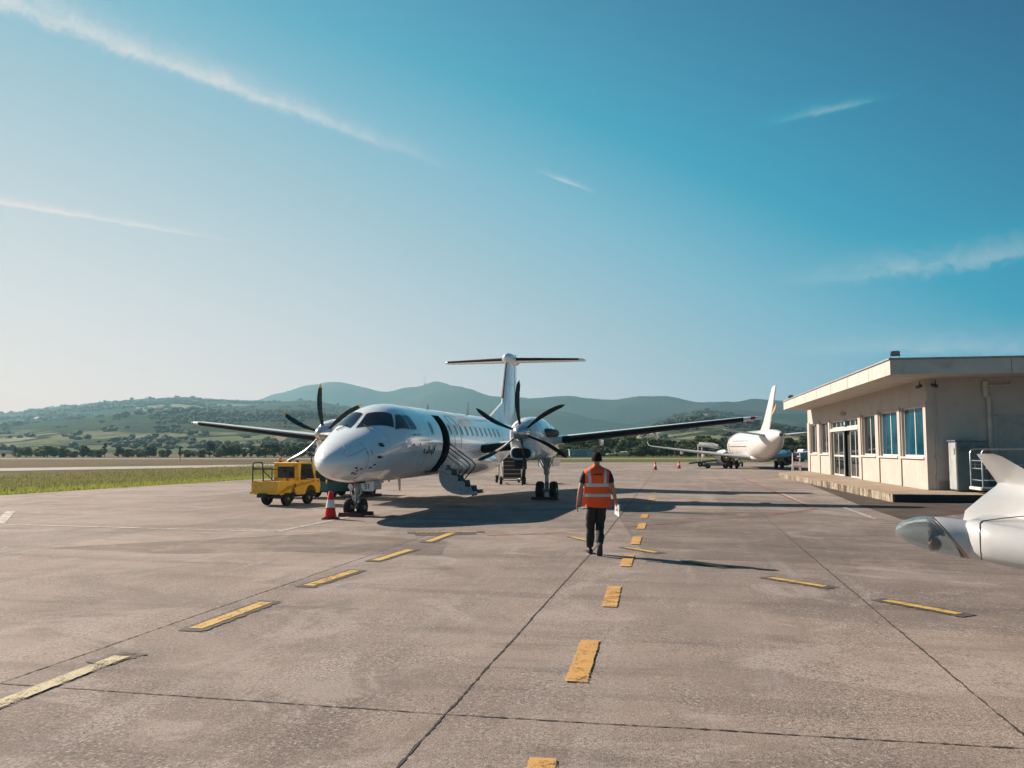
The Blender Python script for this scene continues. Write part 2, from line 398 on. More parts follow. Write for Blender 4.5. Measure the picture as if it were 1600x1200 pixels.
def translucent(w, b, f):
    out = [n for n in w.n if n.type == 'OUTPUT_MATERIAL'][0]
    t = w.new('ShaderNodeBsdfTranslucent'); src = b.inputs['Base Color'].links[0].from_socket; w.l.new(src, t.inputs[0])
    mx = w.new('ShaderNodeMixShader'); mx.inputs[0].default_value = f; w.l.new(b.outputs[0], mx.inputs[1]); w.l.new(t.outputs[0], mx.inputs[2]); w.l.new(mx.outputs[0], out.inputs[0])

def m_leaf(name, c0, c1, sc=0.5):
    m, w, b = bsdf(name)
    oi = w.new('ShaderNodeObjectInfo').outputs['Random']
    g = w.new('ShaderNodeNewGeometry').outputs['Position']
    n = w.noise(g, sc, 3, 0.6)
    c = w.mix(n, rgb(c0), rgb(c1))
    c = w.mix(w.math('MULTIPLY', oi, 0.5), c, rgb((c1[0] * .8, c1[1] * 0.9, c0[2])))
    w.put(b.inputs['Base Color'], c); b.inputs['Roughness'].default_value = 0.75; b.inputs['Specular IOR Level'].default_value = 0.2
    translucent(w, b, 0.3)
    return m

# ------------------------------------------------------------------ ground, apron, runway
def sheet(name, pts, mat, z, kind='structure'):
    mb = MB(); mb.add([(p[0], p[1], z) for p in pts], [tuple(range(len(pts)))])
    o = mb.build(name, mat, fix=False); tag(o, kind=kind); return o

APRON = m_apron(); GRASSM = m_ground()
mb = MB()
N = 60
S = [(-1) ** (i < 0) * 0 for i in range(1)]
mb.add([(-9000, -500, -0.06), (9000, -500, -0.06), (9000, 9000, -0.06), (-9000, 9000, -0.06)], [(0, 1, 2, 3)])
tag(mb.build('ground', GRASSM, fix=False), kind='structure')
eL = Vector((4.62, 16.95)).normalized()
def edge_pt(y): return -20.0 + (y - 32.7) * 4.62 / 16.95
mb = MB()
ap = [(edge_pt(-40), -40), (90, -40), (150, 112), (edge_pt(112) + 2, 112), (edge_pt(104), 104)]
for i in range(24, -1, -1):
    y = -40 + 144 * i / 24.0
    if 0 < i < 24: ap.append((edge_pt(y) + rnd.uniform(-.06, .06), y))
mb.prism(ap, 2, -0.25, 0.0)
tag(mb.build('apron', APRON), kind='structure')
RUN = basic('runway_asphalt', (0.28, 0.245, 0.215), 0.9, var=0.2, scale=0.3)
sheet('taxiway', [(-95, 34), (-83, 28), (-8, 104), (30, 112.5), (-6, 112.5), (-17, 110)], RUN, -0.03)
sheet('runway', [(-400, 148), (500, 148), (500, 160), (-400, 160)], basic('far_runway', (0.23, 0.205, 0.18), 0.9, var=0.2, scale=0.2), -0.04)
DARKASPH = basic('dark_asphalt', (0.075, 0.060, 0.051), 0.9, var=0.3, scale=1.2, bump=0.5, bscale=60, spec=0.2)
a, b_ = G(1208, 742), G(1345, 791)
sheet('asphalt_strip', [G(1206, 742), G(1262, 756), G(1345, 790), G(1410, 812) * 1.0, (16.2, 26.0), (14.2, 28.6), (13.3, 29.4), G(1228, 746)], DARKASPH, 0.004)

def patch_sheet(name, pts, z):
    m, w, b = bsdf(name + '_bitumen'); g = w.new('ShaderNodeNewGeometry').outputs['Position']
    n = w.noise(g, 0.9, 7, 0.7, 0.5); w.put(b.inputs['Base Color'], w.mix(w.noise(g, 30, 4, .8), (0.075, 0.064, 0.057, 1), (0.20, 0.172, 0.152, 1)))
    w.put(b.inputs['Alpha'], w.step(n, 0.36, 0.62, 0.06, 0.30)); b.inputs['Roughness'].default_value = .9; b.inputs['Specular IOR Level'].default_value = .2
    return sheet(name, pts, m, z)
patch_sheet('asphalt_patch', [G(70, 857), G(250, 846), G(520, 833), G(700, 846), G(690, 868), G(455, 862), G(280, 866)], 0.0022)
patch_sheet('asphalt_patch', [G(960, 800), G(1240, 800), G(1600, 830), G(1700, 905), G(1282, 881), G(1010, 872)], 0.0024)
def strip(mbx, a, b, w, z, jag=0.0, seg=1):
    a = Vector(a[:2]); b = Vector(b[:2]); d = (b - a); L = d.length; d.normalize(); n = Vector((-d.y, d.x))
    k = max(1, int(L / seg)) if jag else 1
    vs = []; off = 0
    for i in range(k + 1):
        p = a + d * L * i / k
        if jag: off = off * 0.85 + rnd.uniform(-jag, jag)
        ww = w / 2 * ((rnd.uniform(0.35, 1.5) if rnd.random() > .04 else rnd.uniform(1.8, 2.8)) if jag else 1)
        q = p + n * off
        vs += [(q.x + n.x * ww, q.y + n.y * ww, z), (q.x - n.x * ww, q.y - n.y * ww, z)]
    mbx.add(vs, [(2 * i, 2 * i + 1, 2 * i + 3, 2 * i + 2) for i in range(k)])

def cont(p, q, f): return q + (q - p) * f
jm = MB()
J = basic('joint_tar', (0.030, 0.024, 0.020), 0.9, var=0.5, scale=8)
def joint(p, q, w, e0=0.0, e1=0.0):
    a = G(*p); b = G(*q); A = a - (b - a) * e0; B = b + (b - a) * e1
    strip(jm, A, B, w, 0.004, 0.003, 0.035)
joint((620, 1200), (922, 866), 0.015, 0.3, 0.0); joint((922, 866), (975, 798), 0.02, 0, 4.5)
joint((1600, 1150), (1282, 882), 0.016, 0.5, 0); joint((1282, 882), (1165, 782), 0.014, 0, 2.5)
joint((0, 1068), (580, 867), 0.013, 0.8, 0); joint((580, 867), (640, 846), 0.012, 0, 1.2)
joint((-5, 1068), (700, 1117), 0.013, 0.6, 0); joint((700, 1117), (1600, 1170), 0.013, 0, 0.8)
joint((455, 862), (585, 867), 0.016); joint((585, 867), (1282, 882), 0.007, 0, 0.9)
# random hairline cracks with tar-coloured bottoms
for _ in range(0):
    p = Vector((rnd.uniform(-14, 16), rnd.uniform(5, 32), 0)); d = rnd.uniform(0, 6.28)
    for k in range(rnd.randint(3, 9)):
        q = p + Vector((math.cos(d), math.sin(d), 0)) * rnd.uniform(.15, .5)
        strip(jm, p, q, 0.007, 0.0045, 0.003, 0.05); p = q; d += rnd.uniform(-.7, .7)
tag(jm.build('pavement_joints', J, fix=False), kind='structure')

YEL = m_paint('yellow_paint', (0.56, 0.36, 0.085), 0.85, 0.455); ORG = m_paint('amber_paint', (0.54, 0.30, 0.08), 0.85, 0.465)
PALE = m_paint('pale_yellow_paint', (0.50, 0.43, 0.26), 0.9, 0.475)
BLK = m_paint('black_paint', (0.072, 0.063, 0.057), 0.85, 0.475); WHT = m_paint('white_paint', (0.52, 0.49, 0.45), 0.9, 0.49)
RED = m_paint('red_paint', (0.36, 0.10, 0.065), 0.9, 0.505); RUB = m_paint('rubber_marks', (0.09, 0.075, 0.065), 0.95, 0.56)
ym, bm_, om, wm, rm, pm = MB(), MB(), MB(), MB(), MB(), MB()
def jstrip(mbx, a, b, w, z, e=0.006):
    a = Vector(a[:2]); b = Vector(b[:2]); d = b - a; L = d.length; d.normalize(); n = Vector((-d.y, d.x)); k = max(4, int(L / .03)); vs = []
    for i in range(k + 1):
        t_ = min(1, (min(i, k - i)) / 1.0) * .0 + 1; p = a + d * (L * i / k + (rnd.uniform(-.01, .01) if i in (0, k) else 0))
        o1, o2 = w / 2 + rnd.uniform(-e, e), w / 2 + rnd.uniform(-e, e); vs += [(p.x + n.x * o1, p.y + n.y * o1, z), (p.x - n.x * o2, p.y - n.y * o2, z)]
    mbx.add(vs, [(2 * i, 2 * i + 1, 2 * i + 3, 2 * i + 2) for i in range(k)])
def dash(p, q, w, target=ym, outl=0.07, z=0.012):
    a, b = G(*p), G(*q); strip(target, a, b, w, z, 0.0012, 0.05) if 0 else jstrip(target, a, b, w, z)
    if outl:
        d = (b - a).normalized() * (outl * 1.6); jstrip(bm_, a - d, b + d, w + 2 * outl, z - 0.004, 0.022)
dash((-50, 1121), (190, 1027), 0.155, pm, 0.0); jstrip(bm_, G(150, 1038), G(212, 1020), 0.27, 0.008, .03)
dash((306, 983), (416, 942), 0.155); dash((482, 916), (555, 892.5), 0.155); dash((587, 876.5), (641, 859.5), 0.155)
dash((669, 847), (707, 833), 0.155); dash((650, 832.5), (745, 831.5), 0.12, ym, 0.11)
strip(bm_, G(648, 836), G(744, 834), 0.42, 0.007)
dash((1204, 903.5), (1290, 917.5), 0.135); dash((1383, 939), (1500, 960.5), 0.135); dash((1080, 878), (1132, 887), 0.13)
dash((978, 856), (1026, 864), 0.12); dash((893, 839.5), (922, 846), 0.12, ym, 0.03)
for (p, q, w) in [((842, 1215), (848, 1188), .165), ((900, 1067), (922, 1002), .175), ((952, 949), (960, 917), .175), ((977, 886), (983, 868), .175),
                  ((992, 851), (996, 839), .18), ((1001, 827), (1004, 818), .18), ((1006, 810), (1008, 804), .18), ((1011, 797), (1014, 791), .18),
                  ((1017, 785), (1019, 779), .2), ((1022, 771), (1024, 767), .2)]:
    dash(p, q, w, om, 0.0)
tag(ym.build('yellow_markings', YEL, fix=False), kind='structure'); tag(bm_.build('black_marking_borders', BLK, fix=False), kind='structure')
tag(om.build('amber_markings', ORG, fix=False), kind='structure'); tag(pm.build('pale_marking', PALE, fix=False), kind='structure')
def wl(p, q, w=0.10, t=wm, z=0.008): strip(t, G(*p), G(*q), w, z)
wl((-60, 818), (430, 831), .13); wl((430, 831), (640, 832.5), .07)
wl((-2, 819), (17, 799), .24); wl((17, 799), (180, 790), .10)
wl((430, 831.5), (545, 808), .12); wl((612, 812), (700, 792), .05); wl((640, 797), (750, 772), .08)
wl((1318, 793), (1368, 811), .13); wl((1215, 768), (1275, 796), .10)
tag(wm.build('white_markings', WHT, fix=False), kind='structure')
wl((1160, 748), (1275, 796), .12, rm, .0100); wl((1275, 796), (1190, 806), .08, rm, .0101); wl((1190, 806), (850, 834), .08, rm, .0102); wl((850, 834), (760, 837), .07, rm, .0103)
wl((760, 752), (830, 741), .12, rm, .0104)
tag(rm.build('red_markings', RED, fix=False), kind='structure')
om2 = MB(); wl((750, 833.5), (925, 836), .10, om2, .006)
tag(om2.build('orange_guide_line', m_paint('orange_paint', (0.5, 0.24, 0.10), .8, .5), fix=False), kind='structure')
# ------------------------------------------------------------------ hills
def prof(tab, px):
    if px <= tab[0][0]: return tab[0][1]
    for (a, ya), (b, yb) in zip(tab, tab[1:]):
        if px <= b:
            t = (px - a) / (b - a); t = t * t * (3 - 2 * t) * 0.5 + t * 0.5
            return ya + (yb - ya) * t
    return tab[-1][1]
PA = [(-500, 668), (0, 656), (100, 644), (200, 633), (300, 627), (330, 631), (400, 633), (470, 631), (560, 642), (650, 660), (760, 680), (850, 687), (960, 687), (1010, 672), (1050, 652), (1100, 644), (1150, 651), (1210, 664), (1260, 672), (1400, 680), (2100, 680)]
PB = [(-500, 690), (400, 650), (700, 650), (760, 641), (840, 637), (880, 643), (930, 655), (980, 662), (1040, 650), (1100, 646), (1150, 641), (1220, 648), (1300, 650), (2100, 660)]
PC = [(-500, 690), (0, 675), (330, 640), (400, 628), (430, 617), (480, 603), (520, 600), (560, 607), (600, 612), (640, 603), (680, 598), (720, 604), (770, 618), (830, 625), (900, 622), (960, 624), (1000, 618), (1040, 619), (1090, 630), (1150, 632), (1180, 627), (1220, 629), (1260, 640), (1400, 650), (2100, 645)]
DA, DB, DC = 2100.0, 3200.0, 4600.0
def hz(px, d):
    za = (701 - prof(PA, px)) / F * DA; zb = (701 - prof(PB, px)) / F * DB; zc = (701 - prof(PC, px)) / F * DC
    def ss(t): t = max(0, min(1, t)); return t * t * (3 - 2 * t)
    ctrl = [(330, 0.0), (1000, za * 0.36), (DA, za), (2600, min(za, zb) * 0.62), (DB, zb), (3800, min(zb, zc) * 0.75), (DC, zc), (5600, zc * 0.6)]
    if d <= ctrl[0][0]: return 0.0
    for (a, va), (b, vb) in zip(ctrl, ctrl[1:]):
        if d <= b: return va + (vb - va) * (ss((d - a) / (b - a)) * .6 + .4 * (d - a) / (b - a))
    return ctrl[-1][1]
def hill_point(px, d):
    u = (px - 800) / F * math.cos(PITCH); az = math.atan(u); x, y = math.sin(az) * d, math.cos(az) * d
    h = hz(px, d)
    ramp = min(1, max(0, (d - 400) / 800))
    n = noise.fractal(Vector((x / 420, y / 420, 3.1)), 0.9, 2.1, 5)
    rid = min(abs(d - DA), abs(d - DB), abs(d - DC)) / 350.0
    rg = 1 - abs(noise.noise(Vector((x / 520, y / 700, 9.0)))) * 2
    h += ramp * n * (7 + 0.05 * h) * min(1, 0.25 + rid) * (1 if d < 3500 else 1.6)
    if d > 2200: h += (rg - .55) * 0.34 * h * min(1, rid * .9)
    return Vector((x, y, max(h, -0.3) + (0 if d > 340 else -0.3)))
dl = [300, 330] + [330 + 30 * i for i in range(1, 45)] + [1650 + 60 * i for i in range(1, 35)] + [3690 + 75 * i for i in range(1, 27)]
pxs = [-350 + 6 * i for i in range(392)]
hb = MB(); vs = [hill_point(p, d) for d in dl for p in pxs]; n_ = len(pxs)
hb.add(vs, [(i * n_ + j, i * n_ + j + 1, (i + 1) * n_ + j + 1, (i + 1) * n_ + j) for i in range(len(dl) - 1) for j in range(n_ - 1)])
ho = hb.build('hills', m_hills(), smooth=True, angle=180, fix=False); tag(ho, kind='structure')

# ------------------------------------------------------------------ trees
LEAFS = [m_leaf('leaf_dark', (0.022, 0.036, 0.014), (0.060, 0.082, 0.028)), m_leaf('leaf_mid', (0.035, 0.055, 0.018), (0.095, 0.115, 0.038)), m_leaf('leaf_olive', (0.060, 0.070, 0.025), (0.13, 0.13, 0.05))]
BARK = basic('bark', (0.10, 0.08, 0.06), 0.9, var=0.3, scale=6)
def crown_mesh(mb, r, lobes, H, W, nleaf, size, base=0.12):
    ls = []
    for i in range(lobes):
        t = r.random(); z = H * (base + 0.12 + (0.74 - base) * t); rad = W * 0.5 * (0.35 + 0.65 * math.sin(math.pi * min(1, 0.15 + t * 0.85)))
        a = r.uniform(0, 6.283); q = r.uniform(0, 0.75) * rad
        ls.append((Vector((q * math.cos(a), q * math.sin(a), z)), rad * r.uniform(0.38, 0.62), r.uniform(.75, 1.25)))
    for _ in range(nleaf):
        c, rr, sq = r.choice(ls)
        d = Vector((r.gauss(0, 1), r.gauss(0, 1), r.gauss(0, 1))).normalized()
        p = c + d * rr * (r.uniform(0.35, 1.08) ** 0.6); p.z = c.z + (p.z - c.z) * 0.85 * sq
        if p.z < H * base * .6: continue
        u = Vector((r.gauss(0, 1), r.gauss(0, 1), r.gauss(0, 1))).normalized(); v = u.cross(d + Vector((.01, .02, .03)))
        if v.length < 1e-3: continue
        v.normalize(); s = size * r.uniform(.5, 1.3)
        mb.add([p - u * s, p + v * s * .7, p + u * s, p - v * s * .7], [(0, 1, 2, 3)])
def make_tree(seed, H, W, mat, nleaf=520, size=0.42, trunk=0.16):
    r = random.Random(seed); e = empty('tree')
    tb = MB(); p = Vector((0, 0, -0.2)); pts = [p.copy()]; rad = [H * .028]
    for i in range(5): p += Vector((r.uniform(-.06, .06) * H * .4, r.uniform(-.06, .06) * H * .4, H * .15)); pts.append(p.copy()); rad.append(H * .026 * (1 - i / 6))
    tb.tube(pts, rad, 6)
    for i in range(5):
        q = pts[1 + i % 4]; a = r.uniform(0, 6.28)
        tb.tube([q, q + Vector((math.cos(a) * W * .2, math.sin(a) * W * .2, H * .1)), q + Vector((math.cos(a) * W * .36, math.sin(a) * W * .36, H * .26))], [H * .012, H * .008, H * .003], 5)
    tb.build('trunk', BARK, e)
    cb = MB(); crown_mesh(cb, r, r.randint(9, 14), H, W, nleaf, size, trunk); cb.build('crown', mat, e, fix=False)
    return e
def copy_tree(o, parent=None):
    c = o.copy(); C.objects.link(c); c.parent = parent
    for ch in o.children: 
        c2 = ch.copy(); C.objects.link(c2); c2.parent = c
        for g in ch.children:
            c3 = g.copy(); C.objects.link(c3); c3.parent = c2
    return c
KINDS = [('round', make_tree(11, 6.0, 6.4, LEAFS[0], 1000, .42, .0)), ('tall', make_tree(12, 7.6, 4.4, LEAFS[0], 950, .40, .02)), ('bushy', make_tree(13, 5.0, 7.2, LEAFS[1], 1000, .42, .0)),
         ('light', make_tree(14, 6.8, 5.0, LEAFS[1], 800, .40, .06)), ('scrub', make_tree(15, 3.2, 5.2, LEAFS[2], 750, .36, .0)), ('spire', make_tree(16, 7.4, 2.9, LEAFS[0], 720, .36, .0))]
DESC = {'round': 'round dark green tree', 'tall': 'tall dark green tree', 'bushy': 'broad mid green bushy tree', 'light': 'loose lighter green tree', 'scrub': 'low olive green bush', 'spire': 'slim upright dark tree'}
used = set()
def put_tree(kind, px, ybase, htop, wpx=None, where='in the row beyond the airfield'):
    """px / base y / top y in the picture fix the bearing, distance and height"""
    g = G(px, ybase); d = g.y
    src = dict(KINDS)[kind]
    if kind in used: o = copy_tree(src)
    else: o = src; used.add(kind)
    H0 = {'round': 6.0, 'tall': 7.6, 'bushy': 5.0, 'light': 6.8, 'scrub': 3.2, 'spire': 7.4}[kind]
    z = HC + (701 - htop) / F * d; s = z / H0 * 1.06
    o.location = (g.x, g.y, -0.05); o.rotation_euler = (0, 0, rnd.uniform(0, 6.28)); wv = s * rnd.uniform(1.05, 1.4); o.scale = (wv, wv * rnd.uniform(.9, 1.1), s)
    tag(o, DESC[kind] + ' ' + where, 'tree', 'trees beyond the airfield')
LT = [('round', 5, 707), ('scrub', 28, 700), ('bushy', 40, 699), ('round', 58, 699), ('bushy', 74, 697), ('round', 85, 697.5), ('scrub', 97, 701), ('round', 104, 700), ('scrub', 116, 705),
      ('round', 130, 693), ('scrub', 146, 703), ('scrub', 155, 703), ('spire', 163, 691), ('light', 185, 695), ('scrub', 200, 702), ('round', 207, 701), ('scrub', 218, 702), ('bushy', 232, 698), ('light', 240, 697), ('scrub', 254, 703), ('light', 262, 700),
      ('spire', 281, 697), ('scrub', 292, 703), ('round', 303, 703), ('scrub', 316, 703), ('tall', 327, 686), ('scrub', 340, 702), ('bushy', 352, 696), ('bushy', 366, 695), ('round', 382, 699), ('tall', 392, 694), ('round', 404, 698), ('bushy', 415, 694), ('tall', 428, 690), ('round', 440, 692), ('bushy', 455, 695), ('round', 470, 691), ('tall', 484, 688), ('round', 500, 690)]
for k, x, t in LT: put_tree(k, x, 714 + rnd.uniform(-.35, .35), t, where='in the row beyond the left grass')
x = 612
while x < 1640:
    big = x > 850
    t = rnd.uniform(682, 690) if big else rnd.uniform(688, 696)
    if 925 < x < 960 or 1105 < x < 1125: t -= 3
    put_tree(rnd.choice(['round', 'tall', 'bushy', 'round', 'light', 'tall', 'spire'] if big else ['round', 'bushy', 'tall']), x, rnd.uniform(711.3, 712.4), t, where='in the dense row beyond the right grass')
    x += rnd.uniform(4.5, 8)
x = 845
while x < 1640:
    put_tree(rnd.choice(['bushy', 'round', 'scrub', 'light']), x, rnd.uniform(712.6, 713.2), rnd.uniform(694, 701), where='low along the right row front')
    x += rnd.uniform(7, 12)

# far woods and hedges on the hills: one uncountable mass
wb = MB(); r = random.Random(5)
ico = []; 
for k in range(3):
    bm = bmesh.new(); bmesh.ops.create_icosphere(bm, subdivisions=1, radius=1.0)
    rr = random.Random(k)
    for v in bm.verts: v.co *= rr.uniform(0.72, 1.2); v.co.z *= 0.9
    ico.append(([tuple(v.co) for v in bm.verts], [tuple(v.index for v in f.verts) for f in bm.faces])); bm.free()
def blob(p, s):
    vs, fs = r.choice(ico); a = r.uniform(0, 6.28); ca, sa = math.cos(a), math.sin(a)
    wb.add([(p.x + (v[0] * ca - v[1] * sa) * s, p.y + (v[0] * sa + v[1] * ca) * s, p.z + (v[2] * .8 + .5) * s) for v in vs], fs)
cnt = 0
for _ in range(60000):
    if cnt > 3600: break
    px = r.uniform(-60, 1300); d = 380 + (2250 - 360) * r.random() ** 0.8
    if 610 < px < 840 and d > 900: continue
    P = hill_point(px, d)
    m1 = noise.noise(Vector((P.x / 170, P.y / 280, 0.5))) + 0.5 * noise.noise(Vector((P.x / 40, P.y / 60, 7)))
    h1 = abs(noise.noise(Vector((P.x / 85, P.y / 120, 11.0))))
    if m1 > 0.16 or h1 < 0.02 or (d > 2020 and d < 2150 and r.random() < .35):
        
        for _k in range(3): blob(P + Vector((r.uniform(-5, 5), r.uniform(-5, 5), r.uniform(-.8, .6))), r.uniform(1.6, 4.4) * (0.55 if d < 800 else 1))
        cnt += 1
wo = wb.build('woods', m_leaf('far_leaf', (0.038, 0.050, 0.034), (0.075, 0.092, 0.055), 0.03), fix=False); tag(wo, kind='stuff')  # leaf colours greyed to add haze to the far woods

# houses far off on the left hillside and mast on the mountain
HW = basic('house_wall', (0.78, 0.74, 0.68), 0.8); HR = basic('house_roof', (0.30, 0.16, 0.11), 0.8)
HOUSES = [(118, 850, 'white', 9), (136, 900, 'white', 8), (57, 640, 'low pale', 10), (95, 560, 'low pale', 10), (215, 700, 'grey', 8), (20, 420, 'long pale', 16), (300, 650, 'grey', 8), (248, 480, 'brown', 9), (905, 1050, 'pale', 16), (560, 700, 'grey', 8)]
for i, (px, d, nm, wd) in enumerate(HOUSES):
    d = 850 + d * .45; wd *= .8
    P = hill_point(px, d); e = empty('farmhouse', P, rnd.uniform(-.6, .6))
    m1 = MB(); m1.box((0, 0, 1.6), (wd, 6, 5.2)); m1.build('wall', HW if 'white' in nm or 'pale' in nm else basic('wall_' + nm, (0.36, 0.32, 0.28), .8), e)
    m2 = MB(); m2.prism([(-3.4, 4.2), (3.4, 4.2), (0, 6.4)], 0, -wd / 2 - .3, wd / 2 + .3); m2.build('roof', HR, e)
    m3 = MB()
    for k in range(3): m3.box((-wd / 3 + k * wd / 3, -3.02, 2.2), (1.0, .1, 1.3))
    m3.build('windows', basic('dark_glass_far', (0.03, 0.035, 0.04), .2), e)
    tag(e, nm + ' farmhouse with brown roof ' + ['high on the left hillside, left one of a pair', 'high on the left hillside, right one of a pair', 'low on the left hillside beside a tall tree', 'behind the dark bushes at far left', 'among fields on the left hillside below the ridge', 'at the far left edge behind the trees', 'on the hillside left of the wing tip', 'just behind the scattered trees on the left', 'on the slope above the right tree row', 'on the slope behind the parked propeller plane'][i], 'house', 'far farmhouses')
P = hill_point(663, DC); mb = MB(); mb.lathe([(4, -5), (3.0, 12), (.8, 14), (.7, 48), (.3, 62)], Matrix.Translation(P), 6); tag(mb.build('radio_mast', basic('mast_metal', (.5, .5, .5), .5)), 'thin radio mast on top of the middle mountain', 'mast')

# ------------------------------------------------------------------ grass strip (uncountable)
gb = MB(); r = random.Random(3)
nrm = Vector((-16.95, 4.62)).normalized()
def tuft(x, y, h, n=4):
    for _ in range(n):
        a = r.uniform(0, 6.28); w = r.uniform(.012, .03) * (1 + h); lx, ly = r.uniform(-.5, .5) * h, r.uniform(-.5, .5) * h
        ox, oy = r.uniform(-.1, .1), r.uniform(-.1, .1)
        gb.add([(x + ox - math.cos(a) * w, y + oy - math.sin(a) * w, -.06), (x + ox + math.cos(a) * w, y + oy + math.sin(a) * w, -.06), (x + ox + lx, y + oy + ly, h * r.uniform(.7, 1.15))], [(0, 1, 2)])
for _ in range(17000):
    y = 28 + 84 * r.random() ** 1.25; off = 22 * r.random() ** 1.7
    x = edge_pt(y) + nrm.x * off * 1.02; yy = y + nrm.y * off
    if off < .04: continue
    if -.8 < (x / max(yy, 1)) < 0.2: tuft(x, yy, r.uniform(.05, .16) * (1.4 if r.random() < .08 else 1), 4)
def m_grass():
    m, w, b = bsdf('grass_blades'); g = w.new('ShaderNodeNewGeometry').outputs['Position']
    ex, ey = 4.62, 16.95; L = math.hypot(ex, ey); sp = w.new('ShaderNodeSeparateXYZ'); w.put(sp.inputs[0], g)
    dd = w.math('SUBTRACT', w.math('ADD', w.math('MULTIPLY', sp.outputs[0], -ey / L), w.math('MULTIPLY', sp.outputs[1], ex / L)), (20.0 * ey + 32.7 * ex) / L)
    n = w.noise(g, 1.2, 5, .7); c1 = w.mix(n, (0.24, 0.29, 0.045, 1), (0.34, 0.36, 0.08, 1)); c2 = w.mix(n, (0.17, 0.19, 0.05, 1), (0.30, 0.27, 0.11, 1))
    w.put(b.inputs['Base Color'], w.mix(w.step(w.math('ADD', dd, w.math('MULTIPLY', n, 3)), 2.8, 6.5), c1, c2)); b.inputs['Roughness'].default_value = .8; translucent(w, b, 0.45)
    return m
tag(gb.build('grass', m_grass(), fix=False), kind='stuff')
fb = MB()
for _ in range(420):
    y = 28 + 40 * r.random() ** 1.3; off = 9 * r.random() ** 1.2; x = edge_pt(y) + nrm.x * off; yy = y + nrm.y * off; h = r.uniform(.12, .42)
    s = r.uniform(.02, .05)
    fb.add([(x - s, yy, h), (x, yy - s, h + s * .4), (x + s, yy, h), (x, yy + s, h - s * .4)], [(0, 1, 2, 3)])
tag(fb.build('wildflowers', basic('petals', (0.75, 0.72, 0.5), .8)), kind='stuff')

# ------------------------------------------------------------------ air
def haze():
    mb = MB(); mb.box((0, 2750, HAZE_TOP / 2 - .9), (8200, 6300, HAZE_TOP + 1.8)); o = mb.build('haze', None); o.data.materials.clear()
    m = bpy.data.materials.new('air_haze'); m.use_nodes = True; w = NT(m.node_tree)
    for n in list(w.n):
        if n.type == 'BSDF_PRINCIPLED': w.n.remove(n)
    out = [n for n in w.n if n.type == 'OUTPUT_MATERIAL'][0]
    pv = w.new('ShaderNodeVolumePrincipled'); pv.inputs['Color'].default_value = (*HAZE_COL, 1); pv.inputs['Density'].default_value = HAZE_DENS; pv.inputs['Anisotropy'].default_value = HAZE_G
    w.l.new(pv.outputs[0], out.inputs['Volume']); o.data.materials.append(m); tag(o, kind='stuff')
haze()
# ------------------------------------------------------------------ shared paints
WHITE = basic('aircraft_white', (0.80, 0.835, 0.835), 0.20, var=0.03, scale=1.2, coat=0.9, dirt=(0.5, 0.47, 0.43), dirtamt=0.16)
GREYP = basic('aircraft_grey', (0.50, 0.50, 0.49), 0.32, var=0.06, scale=2, dirt=(0.3, 0.27, 0.24), dirtamt=0.3)
BOOT = basic('deice_rubber', (0.010, 0.010, 0.011), 0.65, var=0.3, scale=6, spec=.25)
METAL = basic('bare_metal', (0.62, 0.60, 0.57), 0.28, 1.0, var=0.12, scale=6)
DKMET = basic('dark_metal', (0.05, 0.05, 0.055), 0.45, 0.5, var=0.3, scale=8)
STEEL = basic('gear_steel', (0.42, 0.42, 0.42), 0.4, 0.6, var=0.2, scale=9, dirt=(0.1, 0.08, 0.06), dirtamt=.5)
BURNT = basic('burnt_exhaust', (0.23, 0.14, 0.08), 0.4, 0.8, var=0.4, scale=9)
TYRE = basic('tyre_rubber', (0.016, 0.016, 0.017), 0.8, var=0.3, scale=12, spec=.3)
HUBM = basic('wheel_hub', (0.45, 0.44, 0.42), 0.45, 0.3, var=0.2, scale=14)
INK = basic('ink_black', (0.015, 0.016, 0.02), 0.5, var=0.1)
LINE = basic('panel_gap', (0.16, 0.17, 0.18), 0.6, var=0.2)
BLADEM = basic('blade_black', (0.018, 0.018, 0.020), 0.30, var=0.3, scale=7)
YTIP = basic('yellow_tip', (0.72, 0.42, 0.03), 0.45)
CHOCK = basic('chock_rubber', (0.07, 0.025, 0.02), 0.8, var=.4)
SHADEIN = basic('interior_shade', (0.018, 0.018, 0.020), 0.8, var=.4, scale=4)  # near-black colour stands in for the shade inside openings
def glass(name, col, rough=.04):
    m, w, b = bsdf(name); b.inputs['Base Color'].default_value = rgb(col); b.inputs['Roughness'].default_value = rough
    b.inputs['IOR'].default_value = 1.52; b.inputs['Specular IOR Level'].default_value = .8; return m
COCKGL = glass('cockpit_glass', (0.003, 0.005, 0.006)); CABGL = glass('cabin_glass', (0.10, 0.14, 0.155), .08)

